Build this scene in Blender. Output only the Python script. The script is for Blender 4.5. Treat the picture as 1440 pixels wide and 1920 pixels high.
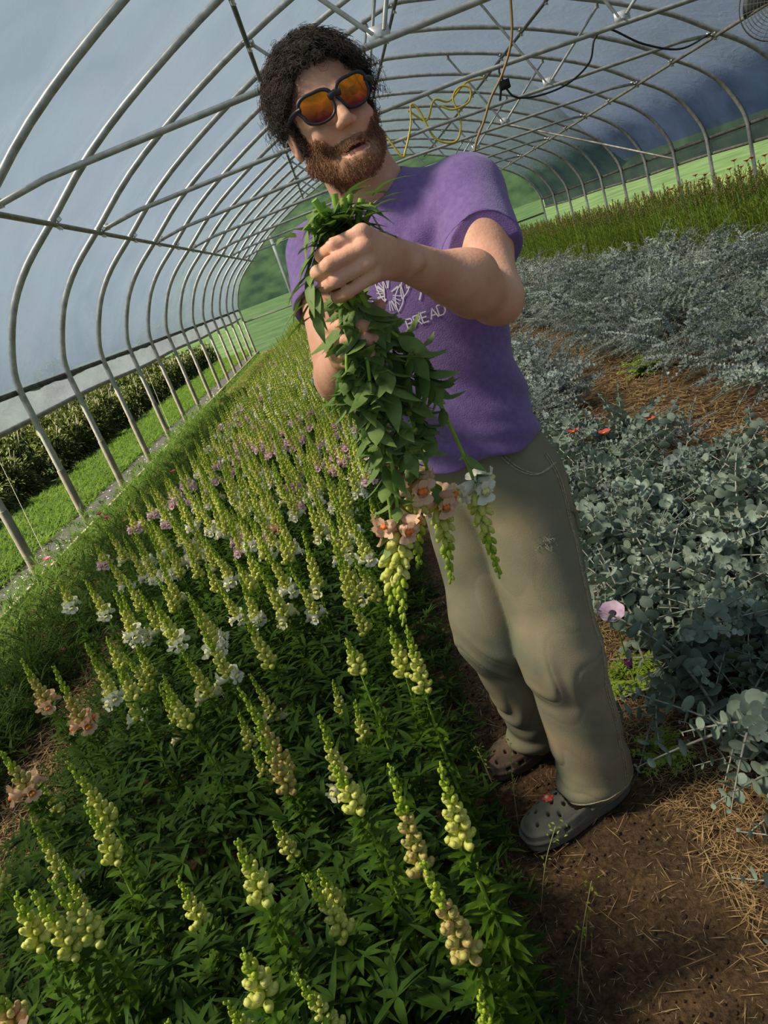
import bpy, math, random
import numpy as np
from mathutils import Vector, Matrix
for _o in list(bpy.data.objects): bpy.data.objects.remove(_o)
S = bpy.context.scene
COL = S.collection
R = np.random.default_rng(7)
random.seed(7)

# ------------------------------------------------------------------ camera
FPX = 1345.0
ROLL, PITCH, YAW = math.radians(20.15), math.radians(18.5), math.radians(2.4)
CAM = np.array([0.0, 0.0, 1.4])
_f = np.array([-math.sin(YAW)*math.cos(PITCH), math.cos(YAW)*math.cos(PITCH), -math.sin(PITCH)])
_r0 = np.array([math.cos(YAW), math.sin(YAW), 0.0]); _u0 = np.cross(_r0, _f)
_r = math.cos(ROLL)*_r0 - math.sin(ROLL)*_u0
_u = math.sin(ROLL)*_r0 + math.cos(ROLL)*_u0
cam_data = bpy.data.cameras.new('camera'); cam = bpy.data.objects.new('camera', cam_data); COL.objects.link(cam)
cam_data.sensor_fit = 'VERTICAL'; cam_data.sensor_height = 36.0; cam_data.lens = FPX/1920*36.0
cam_data.clip_start = 0.05; cam_data.clip_end = 1000
M4 = Matrix.Identity(4)
for i in range(3):
    M4[i][0], M4[i][1], M4[i][2], M4[i][3] = _r[i], _u[i], -_f[i], CAM[i]
cam.matrix_world = M4
S.camera = cam

# ------------------------------------------------------------------ world, sun, exposure
S.view_settings.view_transform = 'Standard'; S.view_settings.look = 'None'
S.view_settings.gamma = 1.0; S.view_settings.use_curve_mapping = False
S.view_settings.exposure = 0.05
S.cycles.max_bounces = 6; S.cycles.transparent_max_bounces = 24; S.cycles.diffuse_bounces = 3
S.cycles.glossy_bounces = 2; S.cycles.transmission_bounces = 4
S.cycles.caustics_reflective = False; S.cycles.caustics_refractive = False
S.cycles.use_denoising = True
W = bpy.data.worlds.new('sky'); S.world = W; W.use_nodes = True
nt = W.node_tree; nt.nodes.clear()
wo = nt.nodes.new('ShaderNodeOutputWorld'); bg = nt.nodes.new('ShaderNodeBackground')
tc = nt.nodes.new('ShaderNodeTexCoord'); nz = nt.nodes.new('ShaderNodeTexNoise')
mp = nt.nodes.new('ShaderNodeMapping'); mp.inputs['Scale'].default_value = (1, 1, 2.5)
nz.inputs['Scale'].default_value = 2.1; nz.inputs['Detail'].default_value = 6; nz.inputs['Roughness'].default_value = 0.55
cr = nt.nodes.new('ShaderNodeValToRGB')
cr.color_ramp.elements[0].position = 0.38; cr.color_ramp.elements[0].color = (0.17, 0.29, 0.50, 1)
cr.color_ramp.elements[1].position = 0.68; cr.color_ramp.elements[1].color = (0.60, 0.68, 0.80, 1)
nt.links.new(tc.outputs['Generated'], mp.inputs['Vector']); nt.links.new(mp.outputs[0], nz.inputs['Vector'])
nt.links.new(nz.outputs['Fac'], cr.inputs[0]); nt.links.new(cr.outputs[0], bg.inputs[0])
bg.inputs[1].default_value = 0.62
nt.links.new(bg.outputs[0], wo.inputs[0])
sl = bpy.data.lights.new('sun', 'SUN'); sun = bpy.data.objects.new('sun', sl); COL.objects.link(sun)
sl.energy = 23.0; sl.angle = math.radians(10); sl.color = (1.0, 0.86, 0.64)
SUN_DIR = Vector((-0.60, -0.12, 0.80)).normalized()        # towards the sun
sun.rotation_euler = SUN_DIR.to_track_quat('Z', 'Y').to_euler()
sun.location = (-6, -3, 9)

# ------------------------------------------------------------------ materials
def srgb(r, g, b):
    f = lambda c: (c/255/12.92) if c/255 <= 0.04045 else ((c/255+0.055)/1.055)**2.4
    return (f(r), f(g), f(b), 1.0)
def mat(name, c1, c2=None, scale=8.0, rough=0.6, metallic=0.0, transl=0.0, bump=0.0, bscale=60.0, spec=0.5,
        detail=4.0, lo=0.35, hi=0.65, stretch=(1, 1, 1), rand=0.0, coord='Object', tcol=None, sheen=0.0):
    m = bpy.data.materials.new(name); m.use_nodes = True
    t = m.node_tree; N = t.nodes; L = t.links
    b = N['Principled BSDF']; out = N['Material Output']
    b.inputs['Roughness'].default_value = rough; b.inputs['Metallic'].default_value = metallic
    b.inputs['Specular IOR Level'].default_value = spec
    if sheen: b.inputs['Sheen Weight'].default_value = sheen
    tc = N.new('ShaderNodeTexCoord'); mp = N.new('ShaderNodeMapping'); mp.inputs['Scale'].default_value = stretch
    L.new(tc.outputs[coord], mp.inputs['Vector'])
    col = None
    if c2 is None: b.inputs['Base Color'].default_value = c1; src = None
    else:
        nz = N.new('ShaderNodeTexNoise'); nz.inputs['Scale'].default_value = scale; nz.inputs['Detail'].default_value = detail
        L.new(mp.outputs[0], nz.inputs['Vector'])
        r = N.new('ShaderNodeValToRGB'); r.color_ramp.elements[0].position = lo; r.color_ramp.elements[1].position = hi
        r.color_ramp.elements[0].color = c1; r.color_ramp.elements[1].color = c2
        L.new(nz.outputs['Fac'], r.inputs[0]); src = r.outputs[0]
    if rand > 0:
        oi = N.new('ShaderNodeObjectInfo'); hs = N.new('ShaderNodeHueSaturation')
        mr = N.new('ShaderNodeMapRange'); mr.inputs['To Min'].default_value = 1-rand; mr.inputs['To Max'].default_value = 1+rand
        L.new(oi.outputs['Random'], mr.inputs['Value']); L.new(mr.outputs[0], hs.inputs['Value'])
        if src is not None: L.new(src, hs.inputs['Color'])
        else: hs.inputs['Color'].default_value = c1
        src = hs.outputs[0]
    if src is not None: L.new(src, b.inputs['Base Color'])
    if bump > 0:
        n2 = N.new('ShaderNodeTexNoise'); n2.inputs['Scale'].default_value = bscale; n2.inputs['Detail'].default_value = 5
        L.new(mp.outputs[0], n2.inputs['Vector'])
        bp = N.new('ShaderNodeBump'); bp.inputs['Strength'].default_value = bump; bp.inputs['Distance'].default_value = 0.01
        L.new(n2.outputs['Fac'], bp.inputs['Height']); L.new(bp.outputs[0], b.inputs['Normal'])
    if transl > 0:
        tr = N.new('ShaderNodeBsdfTranslucent'); mx = N.new('ShaderNodeMixShader'); mx.inputs[0].default_value = transl
        if tcol is not None: tr.inputs['Color'].default_value = tcol
        elif src is not None: L.new(src, tr.inputs['Color'])
        else: tr.inputs['Color'].default_value = c1
        L.new(b.outputs[0], mx.inputs[1]); L.new(tr.outputs[0], mx.inputs[2]); L.new(mx.outputs[0], out.inputs['Surface'])
    return m

# ------------------------------------------------------------------ mesh tools
class MB:
    """collects pieces (verts, faces, material slot) and links them as one mesh object"""
    def __init__(s): s.V = []; s.F = []; s.I = []; s.n = 0
    def add(s, V, F, mi=0):
        V = np.asarray(V, float).reshape(-1, 3); F = np.asarray(F, int)
        if len(F) == 0: return
        s.V.append(V); s.F.append(F + s.n); s.I.append(np.full(len(F), mi)); s.n += len(V)
    def merge(s, o, fn=None):
        off = s.n
        for V in o.V: s.V.append(fn(V) if fn else V)
        base = 0
        s.n += o.n
        for F, I in zip(o.F, o.I): s.F.append(F + off); s.I.append(I)
    def mesh(s, name, mats, smooth=True):
        me = bpy.data.meshes.new(name)
        if s.n:
            V = np.concatenate(s.V).astype(np.float32)
            sizes = np.concatenate([np.full(len(F), F.shape[1]) for F in s.F])
            loops = np.concatenate([F.ravel() for F in s.F]).astype(np.int32)
            me.vertices.add(len(V)); me.vertices.foreach_set('co', V.ravel())
            me.loops.add(len(loops)); me.loops.foreach_set('vertex_index', loops)
            st = np.concatenate([[0], np.cumsum(sizes)[:-1]]).astype(np.int32)
            me.polygons.add(len(sizes)); me.polygons.foreach_set('loop_start', st)
            me.polygons.foreach_set('loop_total', sizes.astype(np.int32))
            me.polygons.foreach_set('material_index', np.concatenate(s.I).astype(np.int32))
            if smooth: me.polygons.foreach_set('use_smooth', np.ones(len(sizes), bool))
            me.update(calc_edges=True); me.validate(clean_customdata=False)
        for m in (mats if isinstance(mats, (list, tuple)) else [mats]): me.materials.append(m)
        return me
    def build(s, name, mats, parent=None, smooth=True, loc=None):
        return link(name, s.mesh(name, mats, smooth), parent, loc)
def link(name, me, parent=None, loc=None):
    o = bpy.data.objects.new(name, me); COL.objects.link(o)
    if parent is not None: o.parent = parent
    if loc is not None: o.location = loc
    return o
def tag(o, label=None, cat=None, group=None, kind=None):
    if label: o['label'] = label
    if cat: o['category'] = cat
    if group: o['group'] = group
    if kind: o['kind'] = kind
    return o
def empty(name, loc=(0, 0, 0), rz=0.0):
    o = bpy.data.objects.new(name, None); COL.objects.link(o); o.empty_display_size = 0.05
    o.location = loc; o.rotation_euler = (0, 0, rz); return o
def copy_tree(o, parent=None):
    c = o.copy(); COL.objects.link(c)
    if parent is not None: c.parent = parent
    for ch in KIDS.get(o.name, []): copy_tree(ch, c)
    return c
KIDS = {}
def kids_of(o):                                   # remembered so that copying stays fast
    KIDS[o.name] = list(o.children)
    for ch in o.children: kids_of(ch)
def nrm(v):
    v = np.asarray(v, float); return v/(np.linalg.norm(v, axis=-1, keepdims=True)+1e-12)
def frames(P):
    P = np.asarray(P, float); T = nrm(np.gradient(P, axis=0))
    a = np.array([0, 0, 1.0]) if abs(T[0][2]) < 0.9 else np.array([1.0, 0, 0])
    n = nrm(np.cross(T[0], a)); Ns = [n]
    for i in range(1, len(P)):
        n = n - T[i]*np.dot(n, T[i]); n = nrm(n); Ns.append(n)
    Ns = np.array(Ns); return T, Ns, np.cross(T, Ns)
def tube(mb, P, r, n=8, mi=0, caps=True, flat=1.0):
    P = np.asarray(P, float); r = np.broadcast_to(np.asarray(r, float), (len(P),))
    T, A, B = frames(P); th = np.arange(n)*2*math.pi/n
    V = P[:, None, :] + r[:, None, None]*(np.cos(th)[None, :, None]*A[:, None, :] + flat*np.sin(th)[None, :, None]*B[:, None, :])
    i = np.arange(len(P)-1)[:, None]*n; j = np.arange(n)[None, :]; k = (j+1) % n
    F = np.stack([i+j, i+k, i+n+k, i+n+j], -1).reshape(-1, 4)
    mb.add(V, F, mi)
    if caps:
        for e, rev in ((0, 1), (len(P)-1, 0)):
            c = V[e].mean(0); VV = np.vstack([V[e], c]); jj = np.arange(n)
            FF = np.stack([jj, (jj+1) % n, np.full(n, n)], -1)
            mb.add(VV, FF[:, ::-1] if rev else FF, mi)
def catmull(pts, n=8):
    P = np.asarray(pts, float); P = np.vstack([2*P[0]-P[1], P, 2*P[-1]-P[-2]]); out = []
    for i in range(1, len(P)-2):
        for t in np.linspace(0, 1, n, endpoint=False):
            a, b, c, d = P[i-1], P[i], P[i+1], P[i+2]
            out.append(0.5*((2*b)+(-a+c)*t+(2*a-5*b+4*c-d)*t*t+(-a+3*b-3*c+d)*t**3))
    out.append(P[-2]); return np.array(out)
def box(mb, c, d, mi=0, rot=None):
    c = np.asarray(c, float); d = np.asarray(d, float)/2
    s = np.array([[-1,-1,-1],[1,-1,-1],[1,1,-1],[-1,1,-1],[-1,-1,1],[1,-1,1],[1,1,1],[-1,1,1]])*d
    if rot is not None: s = s @ np.asarray(rot).T
    mb.add(s+c, [[3,2,1,0],[4,5,6,7],[0,1,5,4],[1,2,6,5],[2,3,7,6],[3,0,4,7]], mi)
def ball(mb, c, rad, nu=8, nv=5, mi=0, R3=None):
    u = np.arange(nu)*2*math.pi/nu; v = np.linspace(0, math.pi, nv+1)[1:-1]
    V = np.stack([np.outer(np.sin(v), np.cos(u)), np.outer(np.sin(v), np.sin(u)), np.outer(np.cos(v), np.ones(nu))], -1).reshape(-1, 3)
    V = np.vstack([V, [0, 0, 1], [0, 0, -1]])*np.asarray(rad, float)
    if R3 is not None: V = V @ np.asarray(R3).T
    m = nv-1; i = np.arange(m-1)[:, None]*nu; j = np.arange(nu)[None, :]; k = (j+1) % nu
    F = np.stack([i+j, i+nu+j, i+nu+k, i+k], -1).reshape(-1, 4)
    j = np.arange(nu); k = (j+1) % nu; b = (m-1)*nu
    n0 = mb.n; VV = V+np.asarray(c, float)
    mb.V.append(VV); mb.n += len(VV)
    if m > 1: mb.F.append(F+n0); mb.I.append(np.full(len(F), mi))
    T1 = np.stack([np.full(nu, m*nu), j, k], -1); T2 = np.stack([np.full(nu, m*nu+1), b+k, b+j], -1)
    mb.F.append(np.vstack([T1, T2])+n0); mb.I.append(np.full(2*nu, mi))
def noise2(x, y, seed=0, oct=3, sc=1.0):
    """cheap smooth value noise for shapes"""
    rg = np.random.default_rng(seed); G = rg.random((64, 64)); out = 0; a = 1.0; tot = 0
    for o in range(oct):
        X = (x*sc) % 64; Y = (y*sc) % 64; i = np.floor(X).astype(int); j = np.floor(Y).astype(int)
        fx = X-i; fy = Y-j; fx = fx*fx*(3-2*fx); fy = fy*fy*(3-2*fy)
        g = lambda p, q: G[p % 64, q % 64]
        out = out + a*((g(i, j)*(1-fx)+g(i+1, j)*fx)*(1-fy)+(g(i, j+1)*(1-fx)+g(i+1, j+1)*fx)*fy)
        tot += a; a *= 0.5; sc *= 2.03
    return out/tot
# ------------------------------------------------------------------ the tunnel
XL, XR, XC = -2.95, 6.59, 1.82
HOOP_Y = [5.38 + 1.23*i for i in range(-5, 15)]
Y0, Y1 = -1.3, HOOP_Y[-1]
PROF = catmull([(0, 1.38), (0.03, 1.55), (0.14, 1.80), (0.31, 2.07), (0.56, 2.32), (0.93, 2.58), (1.43, 2.93), (2.08, 3.27), (2.93, 3.63), (3.85, 3.93), (4.55, 4.10), (4.77, 4.13)], 3)
def prof_pts(off=0.0):
    L = [(XL+x-off*(1 if z < 1.6 else 0.7), z+off*(0 if z < 1.6 else 0.8)) for x, z in PROF]
    Rr = [(2*XC-x, z) for x, z in L[::-1]][1:]
    return L+Rr
def prof_z(x):                                    # roof height over x
    px = np.array([XL+p[0] for p in PROF]); pz = np.array([p[1] for p in PROF])
    xx = x if x <= XC else 2*XC-x
    return float(np.interp(xx, px, pz))
steel = mat('galvanised_steel', srgb(190, 190, 184), srgb(150, 150, 146), 14, 0.38, 0.4, spec=0.5, lo=0.3, hi=0.7)
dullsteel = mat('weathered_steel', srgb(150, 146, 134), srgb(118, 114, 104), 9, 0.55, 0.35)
darksteel = mat('dark_purlin_steel', srgb(92, 92, 92), srgb(70, 70, 70), 9, 0.5, 0.5)  # darker grey steel of the ridge and upper purlins
clampm = mat('zinc_clamp', srgb(225, 225, 225), None, rough=0.35, metallic=0.5)
ORD = ['', 'first', 'second', 'third', 'fourth', 'fifth', 'sixth', 'seventh', 'eighth', 'ninth', 'tenth', 'eleventh', 'twelfth', 'thirteenth', 'fourteenth', 'fifteenth', 'sixteenth', 'seventeenth', 'eighteenth', 'nineteenth', 'twentieth', 'twenty-first', 'twenty-second', 'twenty-third', 'twenty-fourth', 'twenty-fifth', 'twenty-sixth', 'twenty-seventh']
def clamp(x, y, z, parent, inner=True):
    mb = MB()
    ring = [(x+0.045*math.cos(a), y, z+0.045*math.sin(a)) for a in np.linspace(0.2, 2.9, 7)]
    tube(mb, ring, 0.012, 6, flat=2.2); tube(mb, [(x, y-0.05, z-0.01), (x, y+0.05, z-0.035)], 0.016, 6)
    tube(mb, [(x-0.03, y-0.03, z+0.03), (x+0.02, y+0.04, z-0.05)], 0.011, 6)
    mb.build('clamp', clampm, parent)
pp = prof_pts()
hoop_root = None
PUR = [(XL+0.93, 2.58), (XL+2.93, 3.63), (XC, 4.13), (XR-2.93, 3.63), (XR-0.93, 2.58)]
for i, y in enumerate(HOOP_Y):
    if hoop_root is None:
        mb = MB(); tube(mb, [(x, 0, z) for x, z in ([(XL, 0.0), (XL, 0.7)]+pp+[(XR, 0.7), (XR, 0.0)])], 0.03, 12)
        hoop_root = empty('hoop'); ht = hoop_root
        mb.build('bent_tube', steel, ht)
        for k, xb in enumerate((XL, XR)):
            m2 = MB(); tube(m2, [(xb, 0, 0), (xb, 0, 0.62)], 0.036, 12); m2.build('ground_post', dullsteel, ht)
        for (x, z) in PUR: clamp(x, 0, z-0.045, ht)
        kids_of(hoop_root); h = hoop_root
    else: h = copy_tree(hoop_root)
    h.location = (0, y, 0)
    where = 'nearest the camera' if i < 6 else ('at the far end wall' if i == len(HOOP_Y)-1 else 'in the middle of the tunnel')
    h['category'] = 'hoop'; h['group'] = 'steel hoops of the tunnel'
    h['label'] = 'bent galvanised steel greenhouse hoop, %s counted back from the hazy end wall' % ORD[len(HOOP_Y)-i]
tag(h, 'last steel hoop, framing the hazy plastic end wall at the far end', 'hoop', 'steel hoops of the tunnel')
# purlins running along the tunnel
names = ['grey purlin pipe low on the left slope, joined to every hoop', 'dark purlin pipe high on the left slope beside the man\'s curly hair',
         'ridge purlin pipe along the top of the roof', 'dark purlin pipe high on the right slope, behind the yellow cord', 'grey purlin pipe low on the right slope, running past the fan']
for k, (x, z) in enumerate(PUR):
    mb = MB(); tube(mb, [(x, yy, z-0.055) for yy in np.linspace(Y0, Y1, 14)], 0.022, 10)
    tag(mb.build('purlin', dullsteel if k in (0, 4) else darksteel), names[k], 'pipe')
# trusses: a tie bar from purlin to purlin with webs up to the hoop
def truss(y, label, yo=0.0):
    t = empty('truss', (0, y, 0))
    zt = 2.66
    mb = MB(); tube(mb, [(XL+0.95, 0, zt-0.10), (XL+1.35, 0, zt-0.05), (XC, 0, zt+0.03), (XR-1.35, 0, zt-0.05), (XR-0.95, 0, zt-0.10)], 0.022, 10); mb.build('tie_bar', steel, t)
    for s in (-1, 1):
        gx = 3.48 if s > 0 else .82
        m3 = MB(); box(m3, (gx, 0.0, zt+0.05), (0.15, 0.02, 0.10)); tube(m3, [(gx, -0.03, zt+0.04), (gx, 0.03, zt+0.04)], 0.012, 6); m3.build('gusset_plate', clampm, t)
        for ex in (gx-s*0.62, gx+s*0.80):
            ez = prof_z(ex)-0.05
            m2 = MB(); tube(m2, [(gx+0.04*np.sign(ex-gx), 0, zt+0.06), (ex, 0, ez)], 0.017, 8); tube(m2, [(ex, 0, ez-0.02), (ex, 0, ez+0.03)], 0.026, 8)
            m2.build('web_brace', steel, t)
    for ex in (XL+0.98, XR-0.98): m4 = MB(); box(m4, (ex, 0, zt-0.09), (0.07, 0.03, 0.06)); m4.build('end_bracket', clampm, t)
    tag(t, label, 'truss', 'roof trusses')
for k, i in enumerate(range(5, len(HOOP_Y)-1, 2)):
    truss(HOOP_Y[i]+0.06, ['nearest roof truss, its thick tie bar crossing behind the man\'s head', 'second roof truss, carrying the yellow cord',
          'third roof truss, with a thin black cable looped from it'][k] if k < 3 else 'thin steel roof truss in the far half of the roof, %s from the camera' % ORD[k+1])
# diagonal wind braces
for a, b, lab in (((XL+0.1, HOOP_Y[4], 2.0), (XL+0.3, HOOP_Y[6], 2.0), None), ((XR-1.9, HOOP_Y[15], 3.2), (XR, HOOP_Y[12], 1.25), 'slanting wind brace at the far right side of the tunnel')):
    if lab:
        mb = MB(); tube(mb, [a, b], 0.02, 8); tag(mb.build('wind_brace', dullsteel), lab, 'brace')
# plastic sheets
def film(name, mixf, transp=(0.80, 0.85, 0.92, 1), tl=(0.50, 0.56, 0.64, 1), sc=1.2, stretch=(1, 1, 1), streak=0.16):
    m = bpy.data.materials.new(name); m.use_nodes = True; t = m.node_tree; N = t.nodes; L = t.links
    N.remove(N['Principled BSDF']); out = N['Material Output']
    tr = N.new('ShaderNodeBsdfTransparent'); tr.inputs[0].default_value = transp
    tl_ = N.new('ShaderNodeBsdfTranslucent'); tl_.inputs[0].default_value = tl
    di = N.new('ShaderNodeBsdfDiffuse'); di.inputs[0].default_value = tl
    gl = N.new('ShaderNodeBsdfGlossy'); gl.inputs['Roughness'].default_value = 0.25; gl.inputs[0].default_value = (0.8, 0.85, 0.9, 1)
    a = N.new('ShaderNodeMixShader'); a.inputs[0].default_value = 0.22
    b = N.new('ShaderNodeMixShader'); c = N.new('ShaderNodeMixShader'); c.inputs[0].default_value = 0.05
    tc = N.new('ShaderNodeTexCoord'); mp = N.new('ShaderNodeMapping'); mp.inputs['Scale'].default_value = stretch
    nz = N.new('ShaderNodeTexNoise'); nz.inputs['Scale'].default_value = sc; nz.inputs['Detail'].default_value = 7; nz.inputs['Distortion'].default_value = 0.6
    mr = N.new('ShaderNodeMapRange'); mr.inputs['From Min'].default_value = 0.3; mr.inputs['From Max'].default_value = 0.7
    mr.inputs['To Min'].default_value = mixf-streak; mr.inputs['To Max'].default_value = mixf+streak*0.7
    L.new(tc.outputs['Object'], mp.inputs[0]); L.new(mp.outputs[0], nz.inputs[0]); L.new(nz.outputs['Fac'], mr.inputs[0])
    L.new(tl_.outputs[0], a.inputs[1]); L.new(di.outputs[0], a.inputs[2])
    L.new(mr.outputs[0], b.inputs[0]); L.new(tr.outputs[0], b.inputs[1]); L.new(a.outputs[0], b.inputs[2])
    L.new(b.outputs[0], c.inputs[1]); L.new(gl.outputs[0], c.inputs[2]); L.new(c.outputs[0], out.inputs[0])
    bp = N.new('ShaderNodeBump'); bp.inputs['Strength'].default_value = 0.5; bp.inputs['Distance'].default_value = 0.02
    n3 = N.new('ShaderNodeTexNoise'); n3.inputs['Scale'].default_value = 5; n3.inputs['Detail'].default_value = 4; n3.inputs['Distortion'].default_value = 1.5
    L.new(mp.outputs[0], n3.inputs[0]); L.new(n3.outputs['Fac'], bp.inputs['Height'])
    for q in (gl, di, tl_): L.new(bp.outputs[0], q.inputs['Normal'])
    return m
roof_film = film('greenhouse_film', 0.80, tl=(0.066, 0.092, 0.130, 1), transp=(0.72, 0.77, 0.86, 1))
side_film = film('side_curtain_film', 0.90, tl=(0.10, 0.12, 0.15, 1), streak=0.10)
end_film = film('end_wall_film', 0.20, transp=(0.74, 0.82, 0.80, 1), tl=(0.22, 0.26, 0.25, 1), streak=0.12, sc=0.5)
po = prof_pts(0.045)
def sheet(pts, ya, yb, ny, seed, amp=0.012):
    ys = np.linspace(ya, yb, ny); P = np.array(pts); m = MB()
    # resample the section
    s = np.concatenate([[0], np.cumsum(np.linalg.norm(np.diff(P, axis=0), axis=1))]); ss = np.linspace(0, s[-1], max(8, int(s[-1]/0.12)))
    X = np.interp(ss, s, P[:, 0]); Z = np.interp(ss, s, P[:, 1])
    G = np.zeros((ny, len(ss), 3)); G[..., 1] = ys[:, None]
    d = amp*(noise2(ss[None, :]*np.ones((ny, 1)), ys[:, None]*np.ones((1, len(ss))), seed, 3, 3.0)-0.5)*2
    # nearly flat between two hoops, resting on each
    sag = 0.02*np.abs(np.sin((ys-HOOP_Y[0])/1.23*math.pi))[:, None]
    nx = (X-XC)/4.8; G[..., 0] = X[None, :]+(d)*nx[None, :]; G[..., 2] = Z[None, :]+d-sag*(Z[None, :] > 1.6)
    i = np.arange(ny-1)[:, None]*len(ss); j = np.arange(len(ss)-1)[None, :]
    m.add(G.reshape(-1, 3), np.stack([i+j, i+j+1, i+len(ss)+j+1, i+len(ss)+j], -1).reshape(-1, 4)); return m
tag(sheet(po, Y0, Y1, 190, 3).build('ceiling', roof_film), 'clear plastic film roof stretched over the steel hoops', 'roof film', kind='structure')
for nm, xx, sg in (('wall_left', XL-0.06, -1), ('wall_right', XR+0.06, 1)):
    zb = 1.13
    tag(sheet([(xx, 1.40), (xx+0.01*sg, 1.25), (xx+0.02*sg, zb)], Y0, Y1, 240, 9+sg, 0.03).build(nm, side_film), 'rolled up plastic side curtain with its lower edge open', 'curtain', kind='structure')
board = mat('hip_board', srgb(98, 96, 90), srgb(60, 58, 54), 12, 0.7)
for k, xx in enumerate((XL-0.045, XR+0.045)):
    mb = MB(); box(mb, (xx, (Y0+Y1)/2, 1.385), (0.03, Y1-Y0, 0.05)); tag(mb.build('trim_%d' % (k+1), board), 'long hip board above the open side', 'board', kind='structure')
    mb = MB(); tube(mb, [(xx+(0.02 if k else -0.02), yy, 1.13-0.012*math.sin(yy*1.3)) for yy in np.linspace(Y0, Y1, 60)], 0.024, 8)
    tag(mb.build('roll_bar', side_film if False else dullsteel), 'long roll bar along the bottom of the %s side curtain' % ('right' if k else 'left'), 'pipe')
# end wall
def end_wall(yy):
    sec = [(XL, 0.0)]+prof_pts(0.02)+[(XR, 0.0)]; P = np.array([(x, yy, z) for x, z in sec]); c = [XC, yy, 0.0]
    m = MB(); V = np.vstack([P, c]); n = len(P); m.add(V, [[i, i+1, n] for i in range(n-1)]); return m
tag(end_wall(Y1+0.05).build('wall_back', end_film, smooth=False), 'hazy plastic end wall at the far end of the tunnel', 'end wall', kind='structure')
for k, (x, lab) in enumerate(((-1.30, 'pale vertical end wall post at the far left'), (1.2, 'end wall post hidden behind the man'), (5.0, 'pale vertical end wall post at the far right'))):
    mb = MB(); box(mb, (x, Y1, prof_z(x)/2), (0.09, 0.05, prof_z(x))); tag(mb.build('end_post', mat('end_post_%d' % k, srgb(176, 182, 174), None, rough=0.6)), lab, 'post')
mb = MB(); box(mb, (XC, Y1, 1.0), (XR-XL, 0.035, 0.05)); tag(mb.build('end_rail', mat('end_rail', srgb(120, 128, 112), None, rough=0.7)), 'thin horizontal rail across the far end wall', 'rail')
# ------------------------------------------------------------------ ground, fields and hills
def ground_mat():
    m = bpy.data.materials.new('path_soil'); m.use_nodes = True; t = m.node_tree; N = t.nodes; L = t.links
    b = N['Principled BSDF']; b.inputs['Roughness'].default_value = 0.95; b.inputs['Specular IOR Level'].default_value = 0.1
    tc = N.new('ShaderNodeTexCoord')
    n1 = N.new('ShaderNodeTexNoise'); n1.inputs['Scale'].default_value = 3.0; n1.inputs['Detail'].default_value = 8; n1.inputs['Roughness'].default_value = 0.65
    n2 = N.new('ShaderNodeTexNoise'); n2.inputs['Scale'].default_value = 70; n2.inputs['Detail'].default_value = 6; n2.inputs['Roughness'].default_value = 0.7
    for q in (n1, n2): L.new(tc.outputs['Object'], q.inputs['Vector'])
    r = N.new('ShaderNodeValToRGB'); e = r.color_ramp.elements
    e[0].position = 0.30; e[0].color = srgb(82, 68, 54); e[1].position = 0.72; e[1].color = srgb(134, 106, 76)
    L.new(n1.outputs['Fac'], r.inputs[0])
    r2 = N.new('ShaderNodeValToRGB'); r2.color_ramp.elements[0].position = 0.36; r2.color_ramp.elements[0].color = (0.30, 0.29, 0.28, 1); r2.color_ramp.elements[1].position = 0.62; r2.color_ramp.elements[1].color = (1.15, 1.1, 1.0, 1)
    L.new(n2.outputs['Fac'], r2.inputs[0])
    mx = N.new('ShaderNodeMixRGB'); mx.blend_type = 'MULTIPLY'; mx.inputs[0].default_value = 0.8
    L.new(r.outputs[0], mx.inputs[1]); L.new(r2.outputs[0], mx.inputs[2]); L.new(mx.outputs[0], b.inputs['Base Color'])
    bp = N.new('ShaderNodeBump'); bp.inputs['Strength'].default_value = 1.0; bp.inputs['Distance'].default_value = 0.02
    L.new(n2.outputs['Fac'], bp.inputs['Height']); L.new(bp.outputs[0], b.inputs['Normal'])
    return m
soil = ground_mat()
def grid(x0, x1, y0, y1, nx, ny, fz):
    X, Y = np.meshgrid(np.linspace(x0, x1, nx), np.linspace(y0, y1, ny)); Z = fz(X, Y)
    V = np.stack([X, Y, Z], -1).reshape(-1, 3); i = np.arange(ny-1)[:, None]*nx; j = np.arange(nx-1)[None, :]
    m = MB(); m.add(V, np.stack([i+j, i+j+1, i+nx+j+1, i+nx+j], -1).reshape(-1, 4)); return m
def soil_z(X, Y):
    return 0.010*(noise2(X+40, Y+40, 5, 4, 6.0)-0.5)*2
tag(grid(XL, XR, Y0, Y1, 380, 760, soil_z).build('floor', soil), 'brown soil path and beds of the tunnel', 'ground', kind='structure')
field = mat('field_grass', srgb(48, 70, 42), srgb(66, 86, 54), 0.6, 0.95, spec=0.1, detail=8)
def field_z(X, Y):
    d = np.clip(Y-30, 0, None); dl = np.clip(-6-X, 0, None)
    return -0.03+0.020*d+0.004*d*np.sin(X*0.03)+0.05*dl*0
def hill_z(X, Y):
    return field_z(X, Y)
def ring_field():
    m = MB()
    for (x0, x1, y0, y1) in ((-160, XL, -30, 160), (XR, 160, -30, 160), (XL, XR, Y1, 160)):
        g = grid(x0, x1, y0, y1, 60, 100, field_z); m.merge(g)
    return m
tag(ring_field().build('lawn', field), 'green field around and beyond the tunnel', 'field', kind='structure')
forest = mat('forest_canopy', srgb(22, 36, 28), srgb(50, 68, 46), 0.35, 1.0, spec=0.0, detail=10)
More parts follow.
